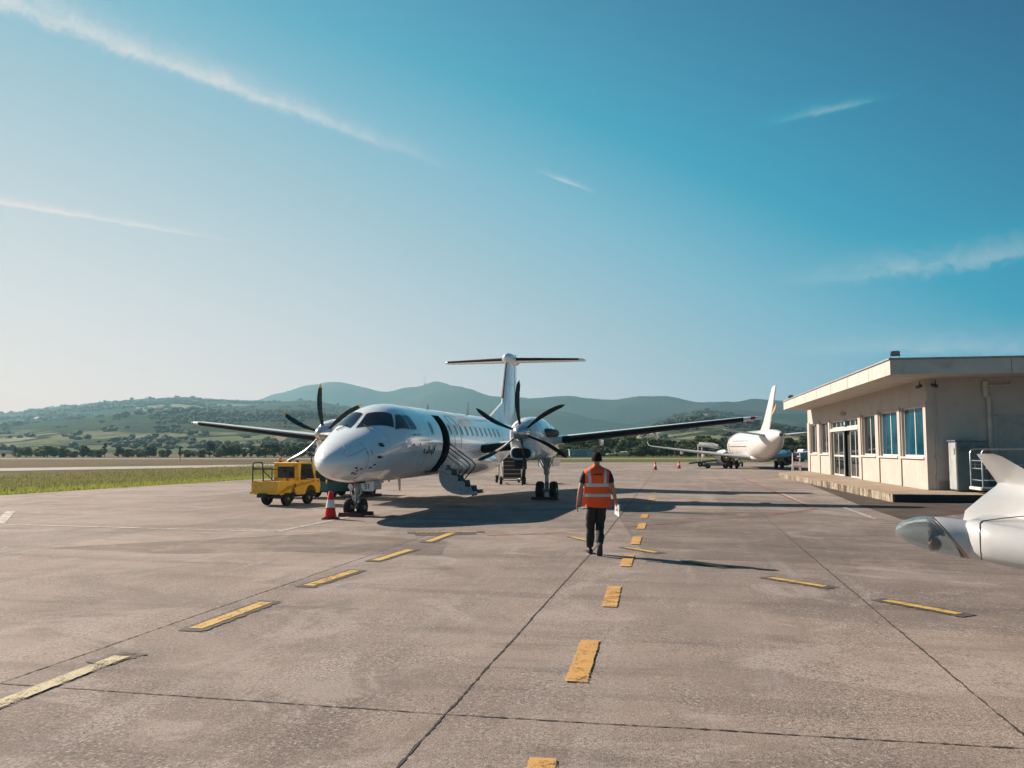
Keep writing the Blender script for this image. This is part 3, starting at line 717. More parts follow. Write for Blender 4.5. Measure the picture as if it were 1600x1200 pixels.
def wheel(parent, name, x, y, z, r, w, ax='X', hub=HUBM, n=28):
    """tyre with a hub as its sub-part, axle along X"""
    M = Matrix.Translation(Vector((x, y, z))) @ Matrix.Rotation(R(90), 4, 'Y')
    t = MB(); h = w / 2
    t.lathe([(r * .55, -h * .8), (r * .72, -h), (r * .90, -h * .92), (r * .985, -h * .62), (r, -h * .25), (r * .99, -h * .22), (r * .99, -h * .17), (r, -h * .14), (r, h * .14), (r * .99, h * .17), (r * .99, h * .22), (r, h * .25), (r * .985, h * .62), (r * .90, h * .92), (r * .72, h), (r * .55, h * .8)], M, n)
    o = t.build(name, TYRE, parent, smooth=True)
    hb = MB(); hb.lathe([(r * .58, -h * .82), (r * .50, -h * .55), (r * .28, -h * .5), (r * .22, -h * .9), (0.01, -h * .95)], M, n, False)
    hb.lathe([(r * .58, h * .82), (r * .50, h * .55), (r * .28, h * .5), (r * .22, h * .9), (0.01, h * .95)], M, n, False)
    for s in (-1, 1):
        for k in range(8):
            a = k * math.pi / 4; hb.lathe([(r * .045, 0), (r * .045, .02), (0.001, .022)], M @ Matrix.Translation(Vector((math.cos(a) * r * .37, math.sin(a) * r * .37, s * h * .52))) @ (rotm('X', 180) if s < 0 else Matrix.Identity(4)), 6)
    hb.build('hub', hub, o, smooth=True)
    return o

def airfoil(n=12):
    up = []; lo = []
    for i in range(n + 1):
        x = 0.5 * (1 - math.cos(math.pi * i / n)); t = 5 * (0.2969 * math.sqrt(x) - 0.126 * x - 0.3516 * x * x + 0.2843 * x ** 3 - 0.1036 * x ** 4)
        c = 0.06 * x * (1 - x) * 2
        up.append((x, c + t)); lo.append((x, c - t))
    return up, lo
def wing_ring(x, le, chord, z, thick, span='x', x0=0.0, x1=1.0, off=0.0, upf=1.0, lof=1.0):
    """closed airfoil ring (thick = thickness ratio); x0..x1 part of the chord (leading strips use x0=0)"""
    up, lo = airfoil(14)
    U = [p for p in up if p[0] <= x1 * upf + 1e-6]; Lw = [p for p in lo if p[0] <= x1 * lof + 1e-6]
    pts = list(reversed(U)) + Lw[1:]
    out = []
    for (cx, cz) in pts:
        px, pz = cx * chord, cz * thick * chord
        if off:
            d = Vector((cx * chord - 0.12 * chord, cz * thick * chord * 2)); d = d.normalized() if d.length > 1e-6 else Vector((-1, 0)); px += d.x * off - (off if cx < .02 else 0); pz += (1 if cz >= 0 else -1) * off
        out.append((x, le + px, z + pz) if span == 'x' else (pz, le + px, x))
    return out

# ------------------------------------------------------------------ parked propeller airliner
FT = [(0, 1.47, 1.43, .02, 1.45), (.025, 1.545, 1.365, .10, 1.452), (.06, 1.60, 1.31, .17, 1.455), (.12, 1.665, 1.25, .25, 1.46), (.2, 1.73, 1.19, .34, 1.47), (.45, 1.89, 1.075, .53, 1.50), (.8, 2.06, .99, .70, 1.55), (1.2, 2.22, .935, .84, 1.62), (1.65, 2.375, .905, .955, 1.72), (2.0, 2.55, .893, 1.02, 1.8),
      (2.5, 2.84, .885, 1.08, 1.9), (2.9, 3.01, .88, 1.11, 1.95), (3.4, 3.115, .88, 1.13, 2.0), (4.2, 3.15, .88, 1.14, 2.01), (5.95, 3.15, .88, 1.14, 2.01), (6.70, 3.15, .88, 1.14, 2.01), (9, 3.15, .88, 1.14, 2.01), (12, 3.15, .88, 1.14, 2.01), (14, 3.15, .89, 1.14, 2.01), (15.5, 3.14, 1.04, 1.09, 2.08), (17, 3.10, 1.36, .93, 2.22),
      (18.5, 3.02, 1.78, .69, 2.4), (20, 2.90, 2.20, .40, 2.56), (21.2, 2.78, 2.48, .18, 2.63), (21.7, 2.68, 2.58, .04, 2.63)]
def fus(y):
    T = FT
    if y <= T[0][0]: return T[0][1:]
    for i in range(len(T) - 1):
        if y <= T[i + 1][0]:
            a, b = T[i], T[i + 1]; p = T[max(0, i - 1)]; q = T[min(len(T) - 1, i + 2)]; h = b[0] - a[0]; t = (y - a[0]) / h
            out = []
            for k in range(1, 5):
                m0 = (b[k] - p[k]) / max(b[0] - p[0], 1e-6); m1 = (q[k] - a[k]) / max(q[0] - a[0], 1e-6); d = (b[k] - a[k]) / h
                if d == 0: m0 = m1 = 0
                else:
                    m0 = 0 if m0 * d < 0 else (min(abs(m0), 3 * abs(d)) * (1 if d > 0 else -1)); m1 = 0 if m1 * d < 0 else (min(abs(m1), 3 * abs(d)) * (1 if d > 0 else -1))
                out.append(a[k] * (2 * t ** 3 - 3 * t * t + 1) + h * m0 * (t ** 3 - 2 * t * t + t) + b[k] * (3 * t * t - 2 * t ** 3) + h * m1 * (t ** 3 - t * t))
            return tuple(out)
    return T[-1][1:]
def fp(y, th, off=0.0):
    """surface point; th from the crown (0) to the belly (180), +x side positive"""
    t, b, w, m = fus(y); a = R(th); cz = math.cos(a); sx = math.sin(a)
    h = (t - m) if cz > 0 else (m - b)
    p = Vector((w * sx, y, m + h * cz))
    if off:
        n = Vector((sx / max(w, .05), 0, cz / max(h, .05))).normalized()
        e = 0.04; t2, b2, w2, m2 = fus(y + e); h2 = (t2 - m2) if cz > 0 else (m2 - b2); t1, b1, w1, m1 = fus(y - e); h1 = (t1 - m1) if cz > 0 else (m1 - b1)
        dy = Vector(((w2 - w1) * sx, 2 * e, (m2 + h2 * cz) - (m1 + h1 * cz))).normalized()
        n = (n - dy * n.dot(dy)).normalized(); p += n * off
    return p
def th_of(y, z, side=1):
    t, b, w, m = fus(y); h = (t - m) if z > m else (m - b)
    return math.degrees(math.acos(max(-1, min(1, (z - m) / h)))) * side
def th_of_x(y, x):
    t, b, w, m = fus(y); return math.degrees(math.asin(max(-1, min(1, x / w))))
def y_front(x, z):
    """station where the upper nose surface passes (x, z)"""
    lo, hi = 0.3, 4.0
    for _ in range(40):
        y = (lo + hi) / 2; t, b, w, m = fus(y)
        ins = abs(x) < w and ((x / w) ** 2 + ((z - m) / (t - m)) ** 2) < 1 if z > m else False
        if ins: hi = y
        else: lo = y
    return hi
plane = empty('propeller_airliner', (-4.68, 20.85, 0), -R(13.4))
tag(plane, 'white twin propeller airliner with T shaped tail and open front airstair', 'airplane')
NS = 64
ys = sorted(set([t[0] for t in FT] + [0.01, .04, .09, .16, .3, .6, 1.0, 1.4, 1.85, 2.25, 2.7, 3.15, 3.8, 5, 8, 10, 11, 13, 14.7, 16.2, 17.7, 19.2, 20.6, 21.5]))
fb_ = MB(); rings = [[tuple(fp(y, 360.0 * k / NS)) for k in range(NS)] for y in ys]
for yi in range(len(ys) - 1):
    pass
fb_.v = [p for r_ in rings for p in r_]
K0, K1 = 7, 26
for i in range(len(ys) - 1):
    for j in range(NS):
        if ys[i] >= 5.94 and ys[i + 1] <= 6.71 and K0 <= j < K1: continue
        k = (j + 1) % NS; fb_.f.append((i * NS + j, i * NS + k, (i + 1) * NS + k, (i + 1) * NS + j)); fb_.m.append(0)
fb_.f.append(tuple(range(NS))); fb_.m.append(0)
fuselage = fb_.build('fuselage', WHITE, plane, smooth=True, angle=60)
# entry: jambs, vestibule coloured dark for its shade
vb = MB()
ring0 = [fp(5.95, 360.0 * k / NS) for k in range(K0, K1 + 1)]; ring1 = [fp(6.70, 360.0 * k / NS) for k in range(K0, K1 + 1)]
def inn(p, f): c = Vector((0, p.y, 2.0)); return c + (p - c) * f
loop_o = ring0 + ring1[::-1]; loop_i = [inn(p, .90) for p in loop_o]
n_l = len(loop_o); vb.add(loop_o + loop_i, [(i, (i + 1) % n_l, n_l + (i + 1) % n_l, n_l + i) for i in range(n_l)])
vb.build('door_frame', DKMET, plane)  # frame darkened so the whole doorway reads as shade
vi = MB(); vi.box((.15, 6.3, 1.98), (1.7, 1.5, 1.75)); 
vi = MB(); Xo, Xi, Ya, Yb, Za, Zb = .98, -.75, 5.55, 7.1, 1.08, 2.9
vi.add([(Xi, Ya, Za), (Xi, Yb, Za), (Xi, Yb, Zb), (Xi, Ya, Zb), (Xo - .25, Ya, Za), (Xo - .25, Yb, Za), (.62, Yb, Zb), (.62, Ya, Zb)], [(0, 1, 2, 3), (0, 4, 5, 1), (3, 2, 6, 7), (0, 3, 7, 4), (1, 5, 6, 2)])
vi.build('vestibule', SHADEIN, plane, fix=False)
def patch(name, mat, corners, parent=None, off=.006, n=8, mir=False, rnd_=.03):
    """curved quad on the skin; corners as (y, th) in order bottom-inner, top-inner, top-outer, bottom-outer"""
    mb = MB(); s = -1 if mir else 1; vs = []
    for i in range(n + 1):
        for j in range(n + 1):
            u, v = i / n, j / n
            # round the corners
            U, V = 2 * u - 1, 2 * v - 1; k = rnd_
            U2 = U * (1 - k * V ** 6 * U * U); V2 = V * (1 - k * U ** 6 * V * V); u, v = (U2 + 1) / 2, (V2 + 1) / 2
            b = [corners[0][q] * (1 - u) + corners[3][q] * u for q in (0, 1)]; t = [corners[1][q] * (1 - u) + corners[2][q] * u for q in (0, 1)]
            y, th = b[0] * (1 - v) + t[0] * v, b[1] * (1 - v) + t[1] * v
            vs.append(fp(y, s * th, off))
    mb.add(vs, [(i * (n + 1) + j, i * (n + 1) + j + 1, (i + 1) * (n + 1) + j + 1, (i + 1) * (n + 1) + j) for i in range(n) for j in range(n)])
    return mb.build(name, mat, parent or plane, smooth=True, fix=False)
def fq(x, z): y = y_front(x, z); return (y, th_of_x(y, x))
def sq(y, z): return (y, th_of(y, z))
w1 = [fq(.07, 2.365), fq(.06, 2.80), fq(.64, 2.79), fq(.88, 2.39)]
w2 = [sq(2.40, 2.35), sq(2.92, 2.775), sq(3.16, 2.775), sq(3.20, 2.365)]
w3 = [sq(3.30, 2.37), sq(3.26, 2.775), sq(3.60, 2.76), sq(3.74, 2.38)]
for mir in (False, True):
    for q_, nm in ((w1, 'windshield_pane'), (w2, 'cockpit_side_window'), (w3, 'cockpit_side_window')):
        g_ = [(a + (-.03 if i in (0, 1) else .03), b + (1.6 if i in (0, 3) else -1.6)) for i, (a, b) in enumerate(q_)]
        fr = patch(nm, GREYP, g_, off=.003, mir=mir); patch('glass', COCKGL, q_, fr, off=.008, mir=mir)
# wipers
for s in (1, -1):
    wpr = MB(); pts = [fp(fq(.42, 2.33)[0], s * fq(.42, 2.33)[1], .03), fp(fq(.30, 2.40)[0], s * fq(.30, 2.40)[1], .03)]
    a_ = fp(*[fq(.50, 2.30)[0], s * fq(.50, 2.30)[1]], .03); b_w = fp(*[fq(.22, 2.45)[0], s * fq(.22, 2.45)[1]], .035); wpr.tube([a_, b_w], .012, 6)
    wpr.build('wiper', DKMET, plane)
def oval(yc, zc, wy, wz, side, parent, name, mat, off, n=20, p=2.6):
    mb = MB(); vs = [fp(yc, th_of(yc, zc, side), off)]
    for k in range(n):
        a = 2 * math.pi * k / n; c_, s_ = math.cos(a), math.sin(a)
        y = yc + wy * abs(c_) ** (2 / p) * (1 if c_ > 0 else -1); z = zc + wz * abs(s_) ** (2 / p) * (1 if s_ > 0 else -1)
        vs.append(fp(y, th_of(y, z, side), off))
    mb.add(vs, [(0, 1 + k, 1 + (k + 1) % n) for k in range(n)]); return mb.build(name, mat, parent, smooth=True, fix=False)
WY = [5.06, 6.98, 7.62, 8.24, 8.88, 9.52, 10.16, 10.80, 11.44, 12.08, 12.72, 13.36]
for side in (1, -1):
    for y in WY:
        f_ = oval(y, 2.44, .150, .205, side, plane, 'cabin_window', GREYP, .004); oval(y, 2.44, .115, .165, side, f_, 'pane', CABGL, .008)
def skinline(name, pts, r=.008, mat=LINE, side=1, closed=True):
    mb = MB(); P_ = [fp(y, th_of(y, z, side), .003) for y, z in pts]
    if closed: P_.append(P_[0])
    mb.tube(P_, r, 4); return mb.build(name, mat, plane)
def rrect(y0, y1, z0, z1, r=.14, n=5):
    out = []
    for cx, cz, a0 in ((y1 - r, z1 - r, 0), (y0 + r, z1 - r, 90), (y0 + r, z0 + r, 180), (y1 - r, z0 + r, 270)):
        for k in range(n + 1): a = R(a0 + 90 * k / n); out.append((cx + r * math.cos(a), cz + r * math.sin(a)))
    res = []
    for a, b in zip(out, out[1:] + out[:1]):
        m = max(1, int(math.hypot(b[0] - a[0], b[1] - a[1]) / .12))
        for i in range(m): res.append((a[0] + (b[0] - a[0]) * i / m, a[1] + (b[1] - a[1]) * i / m))
    return res
skinline('emergency_exit', rrect(7.28, 7.98, 1.72, 2.92), .009)
skinline('service_hatch', rrect(4.05, 4.6, 1.35, 1.62, .05), .004); skinline('nose_hatch', [(0.9, 1.35), (1.5, 1.35), (1.5, 1.75), (.95, 1.75)], .004)
skinline('radome_seam', [(.95 + .0 * k, 1.02 + k * .05) for k in range(20)], .003, closed=False)
for y in (1.9, 4.6, 9.9, 13.9):
    mb = MB(); mb.tube([fp(y, k * 6, .001) for k in range(61)], .0025, 4, cap=False); mb.build('skin_seam', LINE, plane)
# small probes, vents and dark stencils on the nose
def dot(y, z, w, h, name='vent', mat=INK, side=1): return oval(y, z, w, h, side, plane, name, mat, .005, 10, 3)
for y, z, a, b in [(1.55, 1.92, .10, .055), (1.40, 1.60, .12, .035), (1.25, 1.40, .05, .022), (1.12, 1.33, .05, .022), (.62, 1.33, .05, .02), (.70, 1.26, .02, .035), (.80, 1.30, .05, .018), (.62, 1.20, .05, .02), (.74, 1.17, .045, .016), (3.35, 1.93, .06, .03), (3.85, 1.94, .05, .035), (.95, 1.70, .012, .06), (1.10, 1.72, .012, .07), (3.5, 1.72, .02, .02)]: dot(y, z, a, b)
for y, z in ((1.58, 1.94), (1.44, 1.61)):
    mb = MB(); p = fp(y, th_of(y, z), 0); mb.tube([p, p + Vector((.09, -.02, -.01)), p + Vector((.10, -.17, -.01))], [.014, .012, .006], 6); mb.build('probe', METAL, plane)
# blue-grey crease lines of the weather panel on the nose
skinline('nose_crease', [(.38, 1.62), (.62, 1.70), (.95, 1.82)], .006, LINE, closed=False); skinline('nose_crease', [(.34, 1.70), (.46, 1.82), (.58, 1.93)], .005, LINE, closed=False)
# handwriting by the door: unreadable cursive in the photograph
def script_stroke(pts, name='handwritten_name'):
    mb = MB(); 
    for st in pts: mb.tube([fp(y, th_of(y, z), .004) for y, z in st], .013, 4)
    mb.build(name, INK, plane)
hy, hz_ = 4.22, 1.72
def cur(a): return [(hy + x, hz_ + z) for x, z in a]
script_stroke([cur([(.0, .02), (.05, .10), (.10, .06), (.03, 0), (.09, -.05), (.16, -.01)]), cur([(.34, .03), (.26, .0), (.30, -.05), (.37, -.01), (.38, .17), (.38, -.04), (.44, -.02)]), cur([(.50, -.05), (.50, .18), (.50, .02), (.57, .07), (.60, -.04), (.64, -.02)]),
               cur([(.70, .06), (.70, -.04), (.76, -.02), (.80, .2), (.79, -.12), (.86, .0)]), cur([(.92, .16), (.90, -.04), (1.0, .22), (.98, .03)])])
dot(3.45, 2.22, .16, .018, 'stencil_text', LINE); dot(3.80, 2.22, .12, .018, 'stencil_text', LINE)
# antennas on the roof and masts beneath
for y, h, l in ((7.6, .22, .16), (12.4, .55, .22)):
    mb = MB(); mb.add([(-.012, y, 3.13), (.012, y, 3.13), (.012, y + l * 1.5, 3.13), (-.012, y + l * 1.5, 3.13), (-.006, y + l, 3.13 + h), (.006, y + l, 3.13 + h), (.006, y + l * 1.5, 3.13 + h), (-.006, y + l * 1.5, 3.13 + h)], [(0, 1, 2, 3), (4, 5, 6, 7), (0, 1, 5, 4), (1, 2, 6, 5), (2, 3, 7, 6), (3, 0, 4, 7)]); mb.build('roof_antenna', GREYP, plane)
for y, x, h in ((4.6, .2, .34), (2.9, .25, .07), (3.3, .2, .06), (3.9, .15, .05)):
    mb = MB(); mb.tube([(x, y, .92), (x, y + .06 * h / .34, .90 - h)], [.05 if h > .2 else .04, .03], 8); mb.build('belly_mast', GREYP, plane)
# wing-body fairing
fr_ = MB(); rr_ = []
for y, w, zt, zb in ((8.2, 1.02, 1.5, 1.05), (8.7, 1.19, 1.78, .90), (9.4, 1.30, 1.93, .80), (10.8, 1.34, 1.95, .76), (12.2, 1.28, 1.85, .80), (13.2, 1.12, 1.6, .92), (13.9, 1.0, 1.35, 1.1)):
    rr_.append([(w * abs(math.cos(a)) ** .7 * (1 if math.cos(a) > 0 else -1), y, (zt + zb) / 2 + (zt - zb) / 2 * abs(math.sin(a)) ** .8 * (1 if math.sin(a) > 0 else -1)) for a in [2 * math.pi * k / 32 for k in range(32)]])
fr_.rings(rr_); fr_.build('wing_fairing', WHITE, plane, smooth=True, angle=60)
# wings
def wz(x): return 1.80 + (abs(x) - 1.2) * 0.110
def wle(x): return 9.1 + (abs(x) - 1.2) * .115
def wch(x): return 2.65 - (abs(x) - 1.2) * .158
for s, nm in ((1, 'wing'), (-1, 'wing')):
    mb = MB(); xs = [.9, 1.3, 2.4, 3.4, 4.4, 6, 8, 10.4, 10.9, 11.08, 11.15]
    rs = []
    for x in xs:
        k = 1 if x <= 10.4 else max(.12, math.sqrt(max(0, 1 - ((x - 10.4) / .77) ** 2)))
        rs.append(wing_ring(s * x, wle(x) + (1 - k) * .5 * wch(x), wch(x) * (.35 + .65 * k), wz(x), .145 * (.5 + .5 * k)))
    mb.rings(rs); wg = mb.build(nm, WHITE, plane, smooth=True, angle=35)
    for a, b in ((1.5, 2.85), (4.35, 10.5)):
        bb = MB(); xs2 = [a + (b - a) * i / 8 for i in range(9)]
        bb.rings([wing_ring(s * x, wle(x) - .004, wch(x), wz(x), .145, x1=.07, lof=3.0, off=.010) for x in xs2], close=False, cap0=False, cap1=False)
        o_ = bb.build('deicing_boot', BOOT, wg, smooth=True, angle=60, fix=False)
    for x in (5.5, 7.5):
        fb2 = MB(); y0 = wle(x) + wch(x) * .55; rs = []
        for t_, r_ in ((0, .01), (.15, .07), (.5, .10), (.9, .08), (1.25, .01)): rs.append([(s * x + r_ * .6 * math.cos(a), y0 + t_, wz(x) - .12 - .13 * math.sin(math.pi * t_ / 1.3) + r_ * 1.2 * math.sin(a)) for a in [2 * math.pi * k / 12 for k in range(12)]])
        fb2.rings(rs); fb2.build('flap_fairing', WHITE, wg, smooth=True)
    tl = MB(); tl.rings([wing_ring(s * x, wle(x) + (x - 10.5) * .25 - .006, wch(x) * .9, wz(x), .14, x1=.1, off=.012) for x in (10.74, 10.82, 10.90)], close=False, cap0=False, cap1=False)
    tl.build('tip_lamp', glass('tip_lamp_red', (.35, .03, .015), .1) if s > 0 else glass('tip_lamp_green', (.5, .55, .5), .1), wg, smooth=True, fix=False)
    sw = MB()
    for x in (8.6, 9.2, 9.8): sw.tube([(s * x, wle(x) + wch(x), wz(x)), (s * x, wle(x) + wch(x) + .22, wz(x) - .02)], .006, 4)
    sw.build('static_wick', DKMET, wg)
# engines
def blade(mb, ang, Rr=1.70, r0=.22, ti=False):
    """scimitar blade, root at r0; ang from +Z towards +X"""
    rows = []; N_ = 12
    a = R(ang); er = Vector((math.sin(a), 0, math.cos(a))); et = Vector((math.cos(a), 0, -math.sin(a)))
    for i in range(N_ + 1):
        u = i / N_; r_ = r0 + (Rr - r0) * u
        ch = .075 + .105 * math.sin(math.pi * min(1, (u * .82 + .10))) ** .9; ch *= (1 if u < .9 else math.sqrt(max(.03, 1 - ((u - .9) / .1) ** 2)) * .95)
        if u < .08: ch = .12
        th = .030 * (1 - u) + .007; tw = R(68 - 46 * u) ; sweep = -.055 * math.sin(math.pi * u) + .07 * u ** 3
        cdir = et * math.cos(tw) + Vector((0, 1, 0)) * math.sin(tw); nd_ = et * (-math.sin(tw)) + Vector((0, 1, 0)) * math.cos(tw)
        c0 = er * r_ + et * sweep
        rows.append([tuple(c0 + cdir * ch * cx + nd_ * th * cz) for cx, cz in ((-.5, 0), (-.3, .8), (0, 1), (.3, .6), (.5, 0), (.3, -.6), (0, -1), (-.3, -.8))])
    return rows
for s, yel in ((1, False), (-1, True)):
    ex = 3.45 * s; NC = []
    mb = MB(); prof_ = [(7.08, .34, 2.66, 2.02, 2.33), (7.10, .38, 2.69, 1.9, 2.30), (7.3, .46, 2.78, 1.50, 2.24), (7.8, .53, 2.86, 1.43, 2.16), (8.6, .57, 2.91, 1.40, 2.14), (9.6, .57, 2.90, 1.42, 2.14), (10.6, .53, 2.78, 1.44, 2.1), (11.6, .42, 2.52, 1.50, 2.0), (12.4, .28, 2.26, 1.62, 1.95), (13.0, .10, 2.03, 1.80, 1.92)]
    for y, w, zt, zb, zm in prof_:
        ring = []
        for k in range(40):
            a = 2 * math.pi * k / 40; ca, sa = math.cos(a), math.sin(a); h = (zt - zm) if sa > 0 else (zm - zb)
            pw = .9 if sa > 0 else .72
            ring.append((ex + w * abs(ca) ** pw * (1 if ca > 0 else -1), y, zm + h * abs(sa) ** .95 * (1 if sa > 0 else -1)))
        NC.append(ring)
    mb.rings(NC); nac = mb.build('engine_nacelle', WHITE, plane, smooth=True, angle=45)
    sp_ = MB(); Mx = Matrix.Translation(Vector((ex, 0, 2.33))) @ Matrix.Rotation(R(-90), 4, 'X')
    sp_.lathe([(.005, 6.48), (.07, 6.50), (.15, 6.57), (.22, 6.68), (.275, 6.83), (.305, 6.98), (.31, 7.09), (.29, 7.10)], Mx, 32); spn = sp_.build('spinner', METAL if False else basic('spinner_polish', (.60, .60, .60), .16, .75, var=.05) , nac, smooth=True, angle=60)
    for k in range(6):
        bl = MB(); rows = blade(bl, 60 * k + (-4 if s > 0 else -7))
        rows = [[(ex + p[0], 6.92 + p[1], 2.33 + p[2]) for p in r_] for r_ in rows]
        bl.rings(rows[:12] if yel else rows)
        if yel:
            bl.mi = 1; bl.rings(rows[11:])
        bl.build('propeller_blade', [BLADEM, YTIP], nac, smooth=True, angle=50)
    it = MB(); 
    def slot(y, w, h, r_=1.0): return [(ex + w * abs(math.cos(a)) ** .45 * (1 if math.cos(a) > 0 else -1), y, 1.67 + h * abs(math.sin(a)) ** .8 * (1 if math.sin(a) > 0 else -1)) for a in [2 * math.pi * k / 28 for k in range(28)]]
    it.rings([slot(7.35, .38, .23), slot(7.04, .37, .215), slot(7.0, .345, .19), slot(7.02, .315, .16)], cap0=False, cap1=False)
    it.build('intake_lip', WHITE, nac, smooth=True, angle=60)
    ii = MB(); ii.rings([slot(7.018, .322, .167), slot(7.03, .31, .155)], cap0=False, cap1=True); ii.build('intake_black_cap', SHADEIN, nac)  # flat black cap paints the shade of the open intake
    for e_, mm in ((1, DKMET), (-1, BURNT)):
        xh = MB(); xh.tube([(ex + e_ * .40, 8.3, 2.36), (ex + e_ * .62, 8.7, 2.36), (ex + e_ * .70, 9.3, 2.35)], [.15, .15, .14], 16, cap=False); xh.tube([(ex + e_ * .60, 8.66, 2.36), (ex + e_ * .69, 9.2, 2.35)], [.125, .12], 14); xh.build('exhaust_pipe', mm, nac, smooth=True)
    sm = MB()
    for y in (7.9, 8.9, 9.9):
        for k in range(11):
            pass
        r2 = []
        for k in range(25):
            a = math.pi * k / 24 * 2; i_ = [p[0] for p in prof_]; 
            for (A, B) in zip(prof_, prof_[1:]):
                if A[0] <= y <= B[0]:
                    t_ = (y - A[0]) / (B[0] - A[0]); w, zt, zb, zm = [A[q] + (B[q] - A[q]) * t_ for q in (1, 2, 3, 4)]
            ca, sa = math.cos(a), math.sin(a); h = (zt - zm) if sa > 0 else (zm - zb); pw = .9 if sa > 0 else .72
            r2.append((ex + (w + .002) * abs(ca) ** pw * (1 if ca > 0 else -1), y, zm + (h + .002) * abs(sa) ** .95 * (1 if sa > 0 else -1)))
        sm.tube(r2, .005, 4, cap=False)
    sm.build('cowl_seam', LINE, nac)
    # main gear
    gx = 3.45 * s + (.18 if s > 0 else .02); gy = 10.35
    gr = MB(); gr.tube([(gx, gy - .1, 1.7), (gx, gy, .90)], .11, 12); gr.tube([(gx, gy, 1.0), (gx, gy + .03, .34)], .07, 12); gr.tube([(gx - .42, gy + .03, .31), (gx + .42, gy + .03, .31)], .05, 10)
    gr.tube([(gx, gy - 1.0, 1.55), (gx, gy, .98)], .035, 8); gr.tube([(gx, gy + .9, 1.55), (gx, gy + .02, 1.0)], .035, 8); gr.tube([(gx, gy - .02, .9), (gx, gy - .22, .65), (gx, gy, .42)], .022, 6)
    gr.tube([(gx - .3, gy - .2, 1.55), (gx - .05, gy, 1.0)], .02, 6); gr.tube([(gx + .3, gy - .2, 1.55), (gx + .05, gy, 1.0)], .02, 6)
    gear = gr.build('main_gear', STEEL, plane, smooth=True)
    for e_ in (-1, 1): wheel(gear, 'wheel', gx + e_ * .25, gy + .03, .325, .325, .25)
    gd = MB()
    for e_ in (-1, 1): gd.box((gx + e_ * .26, gy + .5, 1.33), (.03, 1.5, .30), rotm('Y', e_ * 8))
    gd.build('gear_door', WHITE, plane)
    if s > 0:
        fd = MB(); fd.box((ex - .25, 8.0, 1.30), (.42, .03, .32), rotm('X', 8)); fd.build('oil_cooler_flap', DKMET, plane)
# nose gear
gr = MB(); gr.tube([(0, 2.0, 1.05), (0, 1.95, .62)], .07, 12); gr.tube([(0, 1.95, .66), (0, 1.90, .26)], .045, 12); gr.tube([(-.3, 1.9, .235), (.3, 1.9, .235)], .035, 10)
gr.tube([(0, 2.7, 1.0), (0, 1.97, .68)], .03, 8); gr.tube([(0, 1.84, .62), (0, 1.72, .46), (0, 1.86, .30)], .02, 6); gr.tube([(-.13, 1.93, .72), (-.17, 1.90, .60), (-.07, 1.93, .5)], .025, 6); gr.tube([(.12, 1.93, .74), (.16, 1.9, .62), (.06, 1.93, .52)], .03, 6)
gear = gr.build('nose_gear', STEEL, plane, smooth=True)
for e_ in (-1, 1): wheel(gear, 'wheel', e_ * .19, 1.9, .24, .24, .17)
tx = MB(); tx.lathe([(.07, 0), (.075, .05), (.02, .10)], align((-.14, 1.84, .80), (0, 1, 0)), 14); tx.build('taxi_lamp', METAL, gear, smooth=True)
gw_ = MB(); gw_.box((0, 2.15, .93), (.52, 1.1, .08)); gw_.build('gear_bay', SHADEIN, plane)
nd2 = MB(); nd2.box((.30, 1.98, .80), (.36, .025, .26), rotm('Z', 6)); ndo = nd2.build('nose_gear_door', WHITE, plane)
nd3 = MB(); nd3.box((-.28, 2.5, .80), (.025, .8, .24)); nd3.box((.30, 2.55, .80), (.025, .8, .24)); nd3.build('gear_door', GREYP, plane)
# the number painted on the nose gear door: 51
nm_ = MB()
def seg7(strokes, ox, oz, w, h, t, y):
    for (x0, z0, x1, z1) in strokes:
        a = Vector((ox + x0 * w, y, oz + z0 * h)); b = Vector((ox + x1 * w, y, oz + z1 * h)); d = (b - a); L = d.length; d.normalize(); n = Vector((-d.z, 0, d.x))
        e = d * t / 2
        nm_.add([a - e - n * t / 2, b + e - n * t / 2, b + e + n * t / 2, a - e + n * t / 2], [(0, 1, 2, 3)])
seg7([(1, 1, 0, 1), (0, 1, 0, .55), (0, .55, .8, .55), (.8, .55, 1, .4), (1, .4, 1, .12), (1, .12, .75, 0), (.75, 0, 0, 0)], .235, .735, .05, .12, .018, -.016)
seg7([(0, .8, .5, 1), (.5, 1, .5, 0)], .325, .735, .05, .12, .018, -.016)
no = nm_.build('door_number', INK, ndo, fix=False); no.location = (0, 1.966, 0); 
# fin, dorsal fillet, bullet, tailplane
mb = MB(); mb.rings([wing_ring(z, le, te - le, 0, th, 'z') for z, le, te, th in ((2.7, 17.6, 21.55, .075), (3.2, 17.85, 21.5, .075), (4.0, 18.2, 21.42, .08), (5.0, 18.62, 21.3, .085), (6.1, 19.05, 21.15, .09))])
fin = mb.build('tail_fin', WHITE, plane, smooth=True, angle=40)
mb = MB(); mb.add([(-.10, 15.4, 3.08), (.10, 15.4, 3.08), (.14, 18.4, 3.0), (-.14, 18.4, 3.0), (-.015, 15.6, 3.16), (.015, 15.6, 3.16), (.05, 18.35, 4.02), (-.05, 18.35, 4.02)], [(0, 1, 2, 3), (4, 5, 6, 7), (0, 1, 5, 4), (1, 2, 6, 5), (2, 3, 7, 6), (3, 0, 4, 7)]); mb.build('dorsal_fillet', WHITE, fin)
mb = MB(); mb.rings([wing_ring(z, 17.85 + (z - 3.2) * .4138 - .006, 3.6 - (z - 3.2) * .5, 0, .08, 'z', x1=.045, off=.012) for z in (4.15, 4.8, 5.4, 5.9)], close=False, cap0=False, cap1=False); mb.build('deicing_boot', BOOT, fin, fix=False, smooth=True)
mb = MB(); mb.tube([(.0, 20.55, 3.3), (.0, 20.35, 6.0)], .004, 4)
